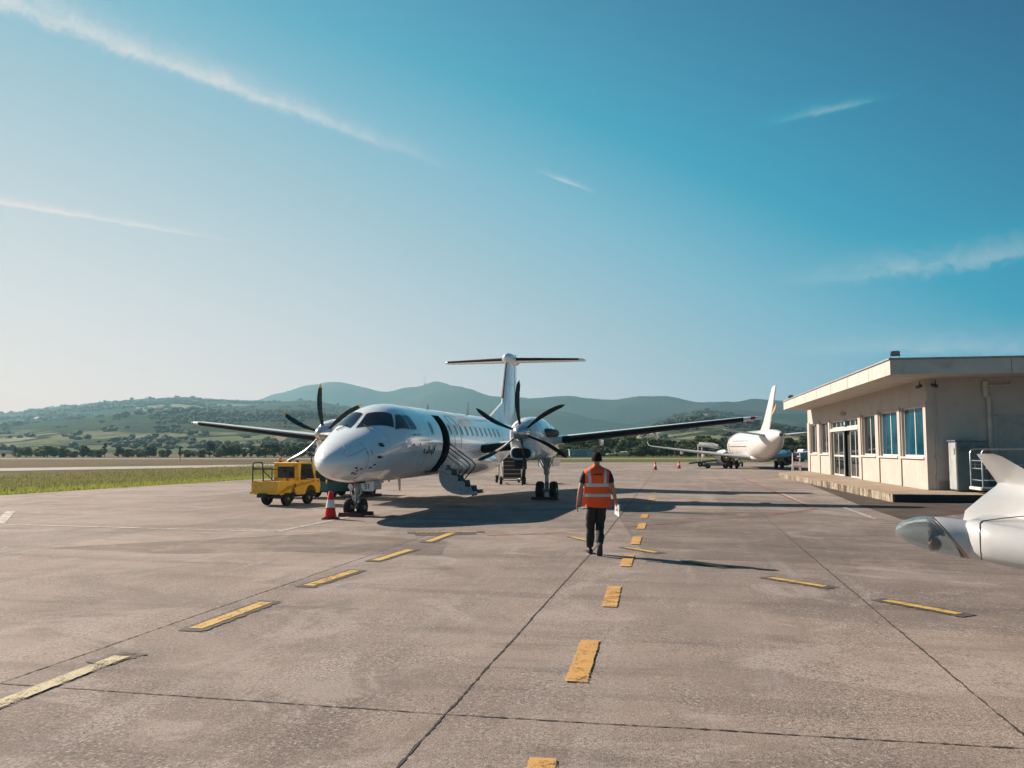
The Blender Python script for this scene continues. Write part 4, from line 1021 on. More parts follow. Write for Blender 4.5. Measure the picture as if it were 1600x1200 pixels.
for s in (1, -1): mb.tube([(s * .10, 20.45, 3.3), (s * .075, 20.4, 6.0)], .008, 4)
mb.tube([(.13, 18.9, 4.9), (.13, 20.4, 4.9)], .006, 4); mb.build('rudder_gap', LINE, fin)
mb = MB(); mb.rings([[(r_ * math.cos(a), y, 6.14 + r_ * 1.05 * math.sin(a)) for a in [2 * math.pi * k / 20 for k in range(20)]] for y, r_ in ((18.75, .02), (18.85, .13), (19.1, .22), (19.6, .27), (20.4, .26), (21.1, .18), (21.6, .06), (21.8, .01))]); mb.build('tail_bullet', WHITE, fin, smooth=True, angle=60)
mb = MB(); mb.lathe([(.05, 0), (.05, .08), (.02, .12)], Matrix.Translation(Vector((0, 20.9, 6.36))), 10); mb.build('beacon_lamp', glass('beacon_red', (.4, .03, .02)), fin)
for s in (1, -1):
    mb = MB(); tp = [(.1, 19.45, 2.0), (1.2, 19.70, 1.75), (2.4, 19.98, 1.45), (3.3, 20.18, 1.2), (3.46, 20.28, 1.0), (3.54, 20.5, .5)]
    mb.rings([wing_ring(s * x, le, ch, 6.12, .11) for x, le, ch in tp]); hs = mb.build('tailplane', GREYP if False else WHITE, plane, smooth=True, angle=40)
    mb = MB(); mb.rings([wing_ring(s * x, le - .004, ch, 6.12, .11, x1=.09, off=.010) for x, le, ch in ((.35, 19.51, 1.93), (1.2, 19.70, 1.75), (2.4, 19.98, 1.45), (3.3, 20.18, 1.2))], close=False, cap0=False, cap1=False); mb.build('deicing_boot', BOOT, hs, fix=False, smooth=True)
# airstair
ast = empty('airstair'); ast.parent = plane
CV = [(1.015, 1.20), (1.0, 1.0), (1.03, .80), (1.12, .63), (1.27, .50), (1.48, .41), (1.75, .365), (2.05, .375), (2.28, .41)]
Y0, Y1 = 5.97, 6.68
mb = MB(); n_ = len(CV)
inner = [(x + .045 * (1 if i < 4 else .4), z + .05 * (0.3 if i < 4 else 1)) for i, (x, z) in enumerate(CV)]
vs = [(x, Y0, z) for x, z in CV] + [(x, Y1, z) for x, z in CV] + [(x, Y0, z) for x, z in inner] + [(x, Y1, z) for x, z in inner]
fs = [(i, i + 1, n_ + i + 1, n_ + i) for i in range(n_ - 1)] + [(2 * n_ + i, 3 * n_ + i, 3 * n_ + i + 1, 2 * n_ + i + 1) for i in range(n_ - 1)] + [(i, 2 * n_ + i, 2 * n_ + i + 1, i + 1) for i in range(n_ - 1)] + [(n_ + i, n_ + i + 1, 3 * n_ + i + 1, 3 * n_ + i) for i in range(n_ - 1)] + [(0, n_, 3 * n_, 2 * n_), (n_ - 1, 3 * n_ - 1, 4 * n_ - 1, 2 * n_ - 1)]
mb.add(vs, fs); mb.build('door_shell', GREYP, ast, smooth=True, angle=50)
steps = [(1.20, 1.16), (1.42, .98), (1.64, .80), (1.86, .63), (2.08, .50)]
for y in (Y0 + .02, Y1 - .05):
    mb = MB(); poly = [(1.05, 1.30)]
    for x, z in steps: poly += [(x - .02, z + .13), (x, z), (x + .17, z)]
    poly += [(2.27, .46)] + [(x, z + .02) for x, z in reversed(CV[1:])]
    mb.prism(poly, 1, y, y + .03); mb.build('stringer', basic('stair_paint', (.36, .42, .43), .5, var=.12, scale=6, dirt=(.05, .05, .05), dirtamt=.7), ast)
for x, z in steps:
    mb = MB(); mb.box((x + .10, (Y0 + Y1) / 2, z + .012), (.22, Y1 - Y0 - .12, .025)); st_ = mb.build('step', DKMET, ast)
    mb = MB(); mb.box((x + .0, (Y0 + Y1) / 2, z - .09), (.02, Y1 - Y0 - .13, .15)); mb.build('riser', basic('riser_brown', (.12, .08, .06), .7), st_)
for y in (Y0 + .06, Y1 - .04):
    mb = MB(); mb.tube([(1.16, y, 1.98), (1.50, y, 1.72), (1.92, y, 1.42), (2.02, y, 1.30), (1.98, y, 1.20), (1.62, y, .80)], .018, 8); mb.tube([(1.10, y, 1.72), (1.45, y, 1.45), (1.78, y, 1.22), (1.55, y, .90)], .014, 8); mb.build('handrail', DKMET, ast, smooth=True)

# chocks at the wheels
def chock(x, y, label, L=.34, rz=0):
    """plane-local x, y"""
    M = Matrix.Rotation(-R(13.4), 4, 'Z'); p = M @ Vector((x, y, 0)) + Vector((-4.68, 20.85, 0))
    o = bpy.data.objects.new('wheel_chock', chock.me); C.objects.link(o); o.location = p; o.rotation_euler = (0, 0, -R(13.4) + rz); o.scale = (L / .34, 1, 1); tag(o, label, 'wheel chock', 'wheel chocks at the propeller airliner')
cb_ = MB(); cb_.prism([(-.08, 0.004), (.08, 0.004), (.03, .11), (-.03, .11)], 0, -.17, .17); tmp = cb_.build('wheel_chock', CHOCK); chock.me = tmp.data; bpy.data.objects.remove(tmp)
chock(0, 1.60, 'long dark rubber chock in front of the nose wheels', .68); chock(0.02, 2.22, 'dark rubber chock behind the nose wheels', .70)
chock(3.63, 9.98, 'dark chock in front of the wheels below the nearer engine', .95); chock(-3.43, 10.0, 'dark chock in front of the wheels below the far engine', .8); chock(-3.1, 10.78, 'dark chock behind the far engine wheels', .4)
# ------------------------------------------------------------------ airport building
STUCCO = basic('cream_render', (0.44, 0.39, 0.352), 0.85, var=0.06, scale=1.1, bump=.25, bscale=60, dirt=(0.30, 0.245, 0.19), dirtamt=0.30, spec=.2)
CONC = basic('weathered_concrete', (0.37, 0.305, 0.235), 0.9, var=0.18, scale=1.5, bump=.5, bscale=30, dirt=(0.13, 0.10, 0.07), dirtamt=0.75, spec=.15)
FASC = basic('roof_concrete', (0.48, 0.45, 0.41), 0.85, var=.07, scale=1.0, dirt=(0.27, 0.24, 0.2), dirtamt=0.45, spec=.2)
ROOFM = basic('roof_sheet', (0.25, 0.25, 0.25), .8)
FRAME = basic('window_frame_paint', (0.52, 0.51, 0.485), .5, var=.05)
WGL = glass('building_glass', (0.010, 0.016, 0.020), .02)
GLOSSBLUE = basic('gloss_blue', (0.003, 0.055, 0.095), .08, var=.35, scale=.8, spec=.9)  # glossy blue colour for the near panes and the notice plate
RUBB = basic('black_facing', (.02, .019, .018), .8, var=.3)
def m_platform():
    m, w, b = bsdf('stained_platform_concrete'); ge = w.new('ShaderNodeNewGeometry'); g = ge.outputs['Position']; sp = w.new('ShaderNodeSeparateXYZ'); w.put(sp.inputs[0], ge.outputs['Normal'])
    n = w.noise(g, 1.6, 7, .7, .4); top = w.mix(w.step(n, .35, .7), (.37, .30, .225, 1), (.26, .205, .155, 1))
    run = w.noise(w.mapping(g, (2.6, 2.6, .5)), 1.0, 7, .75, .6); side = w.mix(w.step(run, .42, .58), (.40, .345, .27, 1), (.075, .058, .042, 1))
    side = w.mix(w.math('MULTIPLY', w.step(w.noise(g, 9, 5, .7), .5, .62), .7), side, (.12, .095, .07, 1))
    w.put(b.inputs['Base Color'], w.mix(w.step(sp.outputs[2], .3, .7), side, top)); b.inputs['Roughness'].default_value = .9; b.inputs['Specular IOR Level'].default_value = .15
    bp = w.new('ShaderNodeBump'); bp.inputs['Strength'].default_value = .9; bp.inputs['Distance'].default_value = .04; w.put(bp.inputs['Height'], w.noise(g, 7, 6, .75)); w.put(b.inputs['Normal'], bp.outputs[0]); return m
bld = empty('terminal_building', (15.52, 31.04, 0), -math.atan(.185))
tag(bld, 'cream single storey terminal building with flat overhanging roof and tall windows', 'building')
WALLH = 4.44
holes = [(25.64, 23.0, 1.50, 3.46), (21.98, 19.19, 1.50, 3.46), (18.54, 11.32, .285, 3.41), (10.59, 7.81, 1.50, 3.47), (7.06, 4.03, 1.50, 3.47), (3.46, .41, 1.50, 3.48)]
def box2(mb, x0, x1, y0, y1, z0, z1): mb.box(((x0 + x1) / 2, (y0 + y1) / 2, (z0 + z1) / 2), (abs(x1 - x0), abs(y1 - y0), abs(z1 - z0)))
mb = MB()
ysx = sorted(set([0, 26.6] + [v for h in holes for v in h[:2]])); zsx = [.28, .285, 1.50, 3.41, 3.46, 3.47, 3.48, WALLH]
for ya, yb in zip(ysx, ysx[1:]):
    ym_ = (ya + yb) / 2; hs_ = [h for h in holes if h[1] < ym_ < h[0]]
    if not hs_: mb.add([(0, ya, .28), (0, yb, .28), (0, yb, WALLH), (0, ya, WALLH)], [(0, 1, 2, 3)]); continue
    h = hs_[0]
    for za, zb in ((.28, h[2]), (h[3], WALLH)):
        if zb - za > .01: mb.add([(0, ya, za), (0, yb, za), (0, yb, zb), (0, ya, zb)], [(0, 1, 2, 3)])
    D = .20
    mb.add([(0, h[1], h[2]), (0, h[0], h[2]), (0, h[0], h[3]), (0, h[1], h[3]), (D, h[1], h[2]), (D, h[0], h[2]), (D, h[0], h[3]), (D, h[1], h[3])], [(0, 1, 5, 4), (1, 2, 6, 5), (2, 3, 7, 6), (3, 0, 4, 7)])
mb.add([(0, 0, .28), (16, 0, .28), (16, 0, WALLH), (0, 0, WALLH)], [(0, 1, 2, 3)])
mb.add([(0, 26.6, .28), (16, 26.6, .28), (16, 26.6, WALLH), (0, 26.6, WALLH)], [(0, 1, 2, 3)])
wl_ = mb.build('wall', STUCCO, bld, fix=False)
mb = MB()   # dim room behind the glass
mb.add([(5, .1, .3), (5, 26.5, .3), (5, 26.5, 4.4), (5, .1, 4.4), (.25, .1, .3), (.25, 26.5, .3), (.25, 26.5, 4.4), (.25, .1, 4.4)], [(0, 1, 2, 3), (4, 5, 1, 0), (7, 6, 2, 3), (0, 3, 7, 4), (1, 2, 6, 5)]); mb.build('room_inside', basic('room_paint', (.12, .11, .10), .8), bld, fix=False)
def window(y0, y1, z0, z1, mull=(), rails=(), name='window', bluepane=False, sill=True):
    mb = MB(); fw = .075; x0, x1 = .10, .165
    box2(mb, x0, x1, y0, y0 + fw, z0, z1); box2(mb, x0, x1, y1 - fw, y1, z0, z1); box2(mb, x0, x1, y0 + fw, y1 - fw, z1 - fw, z1); box2(mb, x0, x1, y0 + fw, y1 - fw, z0, z0 + fw)
    for m_ in mull: box2(mb, x0 + .004, x1 - .004, m_ - .045, m_ + .045, z0 + fw, z1 - fw)
    for r_ in rails: box2(mb, x0 + .008, x1 - .008, y0 + fw, y1 - fw, r_ - .05, r_ + .05)
    w_ = mb.build(name, FRAME, bld)
    g = MB(); box2(g, .128, .140, y0 + fw * .5, y1 - fw * .5, z0 + fw * .5, z1 - fw * .5); g.build('pane', WGL if not bluepane else GLOSSBLUE, w_)
    if sill:
        s_ = MB(); box2(s_, -.09, .16, y0 - .08, y1 + .08, z0 - .075, z0 - .004); s_.build('sill', FRAME, w_)
    return w_
for i, (a, b, z0, z1) in enumerate(holes):
    if i == 2: continue
    window(b, a, z0, z1, mull=((a + b) / 2,), bluepane=i >= 4)
# entrance: fixed leaves, sliding gap, transom lights, header
y0, y1 = 11.32, 18.54
window(y0, y1, 2.97, 3.41, mull=(12.5, 13.7, 14.9, 16.1, 17.3), name='transom_window', sill=False)
mb = MB(); box2(mb, -.05, .19, y0, y1, 2.80, 2.966); mb.build('door_header', FRAME, bld)
window(15.5, 18.3, .30, 2.79, mull=(16.9,), rails=(1.42,), name='glass_door', sill=False); window(11.45, 13.82, .30, 2.79, mull=(12.6,), rails=(1.42,), name='glass_door', sill=False)
mb = MB(); box2(mb, .3, .34, 13.3, 16.0, .29, 2.8); mb.build('dark_doorway', SHADEIN, bld)
mb = MB(); box2(mb, .02, .03, 14.55, 15.0, 3.02, 3.36); mb.mi = 1; box2(mb, .012, .02, 14.66, 14.88, 3.1, 3.28); mb.build('notice_plate', [GLOSSBLUE, FRAME], bld)
# pilasters proud of the wall between the openings
for ya, yb in ((.0, .33), (3.56, 3.93), (7.16, 7.71), (10.69, 11.22), (18.64, 19.09), (22.08, 22.9), (25.75, 26.55)):
    mb = MB(); box2(mb, -.055, -.001, ya, yb, .29, 3.56 if ya > 0 else 3.60); mb.build('pilaster', STUCCO, bld)
# end wall: plinth, drain pipe, conduit, door, cameras
mb = MB(); box2(mb, .35, 15, -.03, -.001, .285, .62); mb.build('plinth', basic('grey_plinth', (.25, .22, .19), .9), bld)
mb = MB(); mb.tube([(2.12, -.09, .62), (2.12, -.09, 3.75)], .075, 12); mb.tube([(2.02, -.09, 3.7), (2.02, -.09, 4.3)], .10, 10); mb.tube([(2.1, -.09, 4.15), (2.9, -.09, 4.15), (2.9, -.09, 4.3)], .035, 8); mb.build('drain_pipe', GREYP if False else basic('pipe_paint', (.47, .43, .38), .6), bld, smooth=True)
mb = MB(); mb.tube([(.28, -.03, .3), (.28, -.03, 4.2)], .022, 6); mb.box((.28, -.05, 1.52), (.12, .07, .09)); mb.box((.30, -.05, .78), (.14, .07, .07)); mb.build('conduit', basic('conduit_paint', (.42, .38, .33), .6), bld)
mb = MB(); box2(mb, 2.42, 4.2, -.02, -.002, .285, 3.0); box2(mb, 2.36, 4.3, -.04, -.003, 3.0, 3.08); mb.build('side_door', basic('door_paint', (.34, .31, .28), .6), bld)
for x, y, rz in ((-.14, .25, 20), (.28, -.18, -60)):
    mb = MB(); mb.tube([(x, y, 4.36), (x, y, 4.22)], .02, 6); mb.box((x - .05, y - .05, 4.16), (.13, .26, .11), rotm('Z', rz) @ rotm('X', -12), bev=.02); mb.lathe([(.04, 0), (.045, .02), (.02, .03)], Matrix.Translation(Vector((x - .05, y - .05, 4.16))) @ rotm('Z', rz) @ rotm('X', 90 - 12) @ Matrix.Translation(Vector((0, 0, .13))), 10); mb.build('security_camera', DKMET, bld)
mb = MB(); mb.box((-.10, 15.0, 3.72), (.12, .5, .2), bev=.03); mb.box((-.1, 14.3, 3.7), (.1, .3, .12)); mb.build('entrance_lamp', basic('lamp_housing', (.3, .27, .24), .5), bld)
# roof slab and its thin metal cap
mb = MB(); mb.prism([(-1.75, -2.05), (17, -2.05), (17, 25.2), (-1.75, 25.2)], 2, WALLH, 4.97); mb.build('roof', FASC, bld)
mb = MB(); mb.prism([(-1.80, -2.10), (17.05, -2.10), (17.05, 25.25), (-1.80, 25.25)], 2, 4.973, 5.03); mb.build('roof_cap', ROOFM, bld)
mb = MB()
for y in [1.2, 5.0, 8.8, 12.6, 16.4, 20.2, 24.0]: mb.box((-1.754, y, 4.7), (.006, .02, .5))
for x in [2.2, 5.8]: mb.box((x, -2.054, 4.7), (.02, .006, .5))
mb.build('fascia_joint', LINE, bld)
def W(x, y, z=0): M = Matrix.Rotation(-math.atan(.185), 4, 'Z'); return M @ Vector((x, y, z)) + Vector((15.52, 31.04, 0))
def floodlight(x, y, label, rz):
    p = W(x, y, 5.03); e = empty('floodlight', p, rz); e.scale = (.78,) * 3; tag(e, label, 'floodlight', 'roof edge floodlights')
    mb = MB(); mb.box((0, 0, .25), (.38, .10, .26), rotm('X', -48)); mb.box((0, .06, .30), (.28, .10, .18), rotm('X', -48)); mb.build('lamp_housing', DKMET, e)
    mb = MB(); mb.box((0, -.045, .205), (.38, .01, .22), rotm('X', -48)); mb.build('lens', basic('lamp_lens', (.45, .45, .42), .15), e)
    mb = MB(); mb.tube([(-.2, 0, .22), (-.2, .02, .02), (.2, .02, .02), (.2, 0, .22)], .014, 6); mb.tube([(0, .02, 0), (0, .02, .03)], .05, 8); mb.build('bracket', DKMET, e)
floodlight(-1.45, -1.6, 'black floodlight on the near corner of the terminal roof', R(-35)); floodlight(-1.5, 23.6, 'small black floodlight at the far end of the terminal roof', R(-40))
# raised platform
mb = MB(); r = random.Random(9); pts = []
edge = [(-2.07, -3.06)]
for i in range(1, 60): edge.append((-2.07 - .0145 * i * .5 + r.uniform(-.05, .05), -3.06 + 25.6 * i / 60))
poly = edge + [(-2.5, 22.6), (-.4, 27.5), (18, 27.5), (18, -3.06)]
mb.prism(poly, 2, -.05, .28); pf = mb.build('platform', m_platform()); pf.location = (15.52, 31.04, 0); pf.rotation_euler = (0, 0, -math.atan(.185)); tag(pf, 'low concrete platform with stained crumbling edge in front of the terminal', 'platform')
mb = MB(); box2(mb, -2.02, 17.5, -3.10, -3.062, .0, .262); mb.build('black_edge', RUBB, pf)
# grey electric cabinet
cb = empty('electric_cabinet', W(1.12, -.75, .28), -math.atan(.185)); tag(cb, 'grey green metal electric cabinet with side coloured as sunlit against the end wall', 'cabinet')
CABM = basic('cabinet_paint', (.10, .13, .14), .45, var=.12); CABSUN = basic('cabinet_side_sunlit', (.33, .35, .35), .45)  # paler side colour paints the sun on that face
mb = MB(); mb.box((0, 0, .92), (1.05, .8, 1.76), bev=.015); mb.build('body', CABM, cb)
mb = MB(); mb.box((0, 0, 1.825), (1.13, .88, .05)); mb.build('lid', CABM, cb)
mb = MB(); mb.box((-.532, 0, .92), (.012, .74, 1.66)); mb.box((-.55, -.2, 1.45), (.03, .16, .22)); mb.build('side_panel', CABSUN, cb)
for x in (-.26, .26):
    mb = MB(); mb.box((x, -.405, .92), (.49, .012, 1.6)); d_ = mb.build('door', CABM, cb)
    mb = MB(); mb.box((x + (.2 if x < 0 else -.2), -.42, .95), (.03, .03, .16)); mb.build('handle', METAL, d_)
    mb = MB()
    for k in range(6): mb.box((x, -.414, 1.45 + k * .035), (.3, .006, .012))
    mb.build('vent', DKMET, d_)
# tube framed baggage cart by the cabinet
ct = empty('baggage_cart', W(2.6, -2.15, .285), -math.atan(.185)); tag(ct, 'silver tube framed baggage cart on the platform beside the cabinet', 'baggage cart')
TUBE = basic('galvanised_tube', (.45, .45, .44), .35, .7, var=.15)
for y in (-.55, .55):
    mb = MB(); mb.tube([(-1.7, y, .14), (-1.7, y, 1.38), (-1.66, y, 1.47), (-1.57, y, 1.51), (1.6, y, 1.51), (1.7, y, 1.42), (1.7, y, .14)], .025, 8); mb.tube([(.25, y, .2), (.25, y, 1.5)], .022, 8); mb.tube([(-1.7, y, .98), (1.7, y, .98)], .016, 6); mb.build('side_frame', TUBE, ct, smooth=True)
mb = MB()
for k, z in enumerate((.45, .85, 1.12)): mb.tube([(-1.66, -.5, z), (-1.66, .5, z)], .018, 6); mb.box((-1.2 + .1 * k, -.1, z), (.55, .5, .02))
mb.build('rung', TUBE, ct)
mb = MB(); mb.box((0, 0, .16), (3.5, 1.2, .07)); mb.build('deck', CABM, ct)
mb = MB(); mb.box((-1.72, 0, .17), (.12, 1.1, .11), bev=.02); mb.build('bumper', FRAME, ct)
for x in (-1.3, 1.3):
    for y in (-.45, .45): wheel(ct, 'wheel', y, 0, 0, .09, .06).matrix_local = Matrix.Translation(Vector((x, 0, .095))) @ rotm('Z', 90)

# ------------------------------------------------------------------ cones
CRED = basic('cone_red', (0.74, 0.016, 0.012), .55, var=.1, spec=.3); CWHT = basic('cone_white', (.75, .73, .70), .4); CBASE = basic('cone_base', (.10, .035, .03), .7)
cone = empty('traffic_cone', tuple(G(516, 811))); tag(cone, 'tall red and white traffic cone standing by the airliner nose wheel', 'traffic cone')
mb = MB(); mb.box((0, 0, .02), (.40, .40, .04), bev=.015); mb.box((0, 0, .05), (.30, .30, .03), taper=.85); mb.build('base', CBASE, cone)
for nm, mm, pr in (('cone_body', CRED, [(.155, .05), (.118, .30), (.118, .301)]), ('reflective_band', CWHT, [(.119, .30), (.088, .50)]), ('cone_top', CRED, [(.0875, .50), (.055, .70), (.045, .715), (.03, .70)])):
    mb = MB(); mb.lathe(pr, None, 28, False); mb.build(nm, mm, cone, smooth=True)
for px, py, lab in ((1024, 734, 'small far orange cone left of the parked jet, nearer the walking man'), (1061, 732, 'small far orange cone left of the parked jet, nearer its engine')):
    c_ = copy_tree(cone); c_.location = G(px, py); tag(c_, lab, 'traffic cone', 'far cones on the apron')

# ------------------------------------------------------------------ yellow airport tractor
tk = empty('airport_tractor', (-7.83, 26.45, 0), -R(25)); tag(tk, 'yellow airport tow tractor with open rear deck, cab and orange beacon', 'tractor')
YP = basic('tractor_yellow', (0.82, 0.43, 0.012), .38, var=.12, scale=4, dirt=(.18, .10, .03), dirtamt=.35, coat=.3)
CHS = basic('chassis_black', (.02, .02, .02), .7, var=.4)
mb = MB(); mb.box((0, 1.1, .34), (.86, 1.95, .16)); mb.box((0, .0, .36), (.3, .25, .1)); mb.build('chassis', CHS, tk)
mb = MB()
mb.box((0, -.005, .60), (1.06, .03, .38), bev=.008); mb.box((-.515, .5, .60), (.03, .98, .38)); 
mb.prism([(.01, .41), (.01, .79), (1.0, .79), (1.0, .62), (.78, .62), (.70, .55), (.64, .41)], 0, .50, .53)
mb.box((0, .5, .62), (1.0, .96, .03)); mb.box((0, -.02, .42), (1.10, .06, .07)); bd = mb.build('rear_deck', YP, tk)
mb = MB(); mb.box((-.2, .35, .70), (.28, .22, .13)); mb.box((.12, .6, .70), (.3, .3, .14)); mb.build('toolbox', basic('box_grey', (.35, .3, .28), .6), tk)
# cab body with wheel arches cut as a side profile
def arch(cy, r_, n=8): return [(cy + r_ * math.cos(R(180 - 180 * k / n)), .36 + r_ * math.sin(R(180 - 180 * k / n)) * 1.0) for k in range(n + 1)]
side = [(.12, .36)] + arch(.58, .28) + [(1.0, .33), (1.28, .33)] + arch(1.62, .27) + [(2.08, .36), (2.12, .60), (2.08, .80), (1.02, .80), (.98, .62), (.80, .62), (.12, .45)]
for x in (-.53, .49):
    mb = MB(); mb.prism(side, 0, x, x + .04); mb.build('side_panel', YP, tk)
mb = MB(); mb.box((0, 2.09, .60), (.98, .04, .38)); mb.box((0, 1.9, .80), (1.0, .4, .03)); mb.box((0, 1.03, .72), (.98, .04, .22)); mb.build('hood', YP, tk)
mb = MB()
for x in (-.505, .475): 
    mb = MB(); mb.prism([(1.01, .80), (1.11, .80), (1.13, 1.32), (1.01, 1.32)], 0, x, x + .03); mb.prism([(1.86, .80), (1.92, .80), (1.74, 1.32), (1.67, 1.32)], 0, x, x + .03); mb.build('door_post', YP, tk)
mb = MB(); mb.box((0, 1.02, 1.28), (.96, .03, .09)); mb.box((-.42, 1.02, 1.05), (.12, .03, .46)); mb.box((.42, 1.02, 1.05), (.14, .03, .46)); mb.box((0, 1.02, .83), (.96, .03, .06)); mb.build('cab_frame', YP, tk)
mb = MB(); mb.box((0, 1.37, 1.345), (1.04, .80, .055), bev=.02); mb.build('roof', YP, tk)
mb = MB(); mb.box((0, 1.02, 1.05), (.70, .01, .38)); mb.build('rear_window', basic('dusty_glass', (.03, .035, .04), .15), tk)
mb = MB(); mb.add([(-.47, 1.88, .82), (.47, 1.88, .82), (.47, 1.70, 1.31), (-.47, 1.70, 1.31)], [(0, 1, 2, 3)]); mb.build('windscreen', basic('cab_glass', (.10, .12, .12), .1), tk, fix=False)
mb = MB(); mb.box((0, 1.4, .86), (.7, .4, .1)); mb.box((0, 1.2, 1.0), (.5, .08, .3)); mb.tube([(-.15, 1.75, .9), (-.15, 1.62, 1.02)], .02, 6); mb.lathe([(.13, 0), (.145, .012), (.13, .024)], align((-.15, 1.62, 1.0), (0, -.5, .85)), 16); mb.build('driver_seat', CHS, tk)
mb = MB(); mb.lathe([(.065, 0), (.07, .03), (.045, .04)], Matrix.Translation(Vector((-.33, 1.10, 1.37))), 14); bcb = mb.build('beacon_base', CHS, tk)
mb = MB(); mb.lathe([(.06, 1.41), (.062, 1.48), (.045, 1.53), (.01, 1.54)], Matrix.Translation(Vector((-.33, 1.10, 0))), 16); mb.build('beacon', basic('beacon_orange', (.85, .22, .02), .2), bcb, smooth=True)
for x, y in ((.1, 1.05), (.38, 1.1)):
    mb = MB(); mb.box((x, y, 1.41), (.06, .06, .07)); mb.build('work_lamp', CHS, tk)
mb = MB(); mb.tube([(-.50, -.0, .79), (-.50, -.0, 1.30), (-.46, 0, 1.37), (-.40, 0, 1.39), (-.18, 0, 1.39), (-.12, 0, 1.36), (-.10, 0, 1.30), (-.06, 0, .79)], .022, 8)
mb.tube([(-.50, 0, 1.20), (-.50, .9, 1.18), (-.50, .9, .79)], .018, 8); mb.tube([(-.50, 0, 1.16), (.10, 0, 1.16), (.36, .9, 1.16)], .016, 6); mb.tube([(-.10, 0, 1.14), (-.02, .4, .8)], .016, 6); mb.tube([(.30, .7, 1.16), (.30, .7, .79)], .02, 6); mb.build('guard_rail', CHS, tk, smooth=True)
mb = MB(); mb.tube([(.2, .97, 1.0), (.26, .9, .9), (.2, .86, .8), (.3, .9, .75)], .015, 6); mb.tube([(.0, .98, 1.2), (-.1, .9, 1.0), (-.05, .85, .82)], .012, 6); mb.box((-.1, .97, 1.12), (.16, .05, .12)); mb.box((.14, .96, 1.0), (.14, .06, .16)); mb.build('hose', CHS, tk)
mb = MB(); mb.box((.534, .80, .66), (.006, .12, .06)); mb.box((.534, 1.15, .73), (.006, .14, .03)); mb.box((.534, 1.75, .74), (.006, .16, .03)); mb.box((.534, 2.0, .74), (.006, .08, .05)); mb.build('warning_sticker', CRED, tk)
mb = MB()
for k in range(5): mb.box((.535, .66 + .045 * k, .47 + .035 * k), (.005, .02, .05), rotm('X', 30))
mb.build('hazard_stripes', CHS, tk)
for x in (-.40, .40):
    for y, rr in ((.58, .22), (1.62, .215)): wheel(tk, 'wheel', x, y, rr, rr, .17, hub=basic('tractor_hub', (.30, .24, .08), .5))
# teal tug parked beyond it, grey power unit beyond that
tg = empty('baggage_tug', (-6.75, 31.6, 0), -R(35)); tag(tg, 'small dark teal tug parked behind the yellow tractor and the airliner nose', 'tug')
TEAL = basic('teal_paint', (.008, .075, .09), .4, var=.15)
mb = MB(); mb.box((0, .2, .42), (1.1, 1.9, .42), bev=.05); mb.box((0, .85, .72), (1.0, .55, .28), bev=.05); mb.build('body', TEAL, tg)
mb = MB(); mb.box((0, -.3, .82), (.9, .5, .42), bev=.05); mb.box((0, -.1, 1.05), (.8, .08, .35)); mb.build('seat', CHS, tg)
mb = MB(); mb.tube([(-.46, -.7, .6), (-.46, -.7, 1.55), (-.46, .5, 1.55), (-.46, .65, .8)], .025, 6); mb.tube([(.46, -.7, .6), (.46, -.7, 1.55), (.46, .5, 1.55), (.46, .65, .8)], .025, 6); mb.box((0, -.1, 1.58), (1.05, 1.3, .05)); mb.build('canopy', CHS, tg)
for x in (-.42, .42):
    for y in (-.45, .8): wheel(tg, 'wheel', x, y, .22, .22, .16)
gp = empty('ground_power_unit', (-6.35, 33.4, 0), -R(15)); tag(gp, 'pale grey box shaped power unit behind the airliner nose wheel', 'power unit')
mb = MB(); mb.box((0, 0, .72), (1.3, 1.0, .70), bev=.04); mb.build('housing', basic('unit_grey', (.42, .40, .37), .5), gp)
mb = MB(); mb.box((0, 0, .33), (1.4, 1.1, .08)); mb.build('frame', CHS, gp)
mb = MB()
for k in range(5): mb.box((.1, -.505, .6 + k * .07), (.8, .008, .02))
mb.build('louvre', CHS, gp)
for x in (-.5, .5): wheel(gp, 'wheel', x, 0, .15, .15, .1)

# ------------------------------------------------------------------ mobile passenger stairs under the wing
ms = empty('passenger_stairs', (.03, 42.5, 0), R(6)); tag(ms, 'wheeled metal passenger stairs under the airliner wing', 'stairs')
RUST = basic('stair_frame', (.30, .26, .23), .6, .3, var=.25, dirt=(.12, .07, .04), dirtamt=.6)
for x in (-.48, .48):
    mb = MB(); mb.prism([(0, .22), (.25, .22), (2.2, 1.55), (2.2, 1.75), (1.95, 1.75)], 0, x - .025, x + .025); mb.build('stringer', RUST, ms)
    mb = MB(); mb.tube([(x, .1, .4), (x, .1, 1.1), (x, 2.1, 2.55), (x, 3.2, 2.55), (x, 3.2, 1.6)], .022, 6)
    for t_ in (.33, .66, 1): mb.tube([(x, .1 + 2 * t_, .4 + 1.35 * t_), (x, .1 + 2 * t_, 1.1 + 1.45 * t_)], .016, 6)
    mb.tube([(x, .1, .8), (x, 2.1, 2.2)], .014, 6); mb.build('handrail', FRAME, ms)
    mb = MB(); mb.tube([(x, 2.2, 1.6), (x, 2.6, .25)], .03, 6); mb.tube([(x, 3.2, 1.55), (x, 2.5, .25)], .025, 6); mb.tube([(x, 0, .25), (x, 2.6, .25)], .035, 6); mb.build('support', RUST, ms)
for k in range(7):
    mb = MB(); mb.box((0, .2 + .29 * k, .33 + .205 * k), (.92, .28, .035)); so_ = mb.build('step', METAL if 0 else RUST, ms)
    mb = MB(); mb.box((0, .33 + .29 * k, .43 + .205 * k), (.92, .02, .17)); mb.build('riser', basic('stair_riser', (.06, .04, .03), .8) if k == 0 else bpy.data.materials['stair_riser'], so_)
    
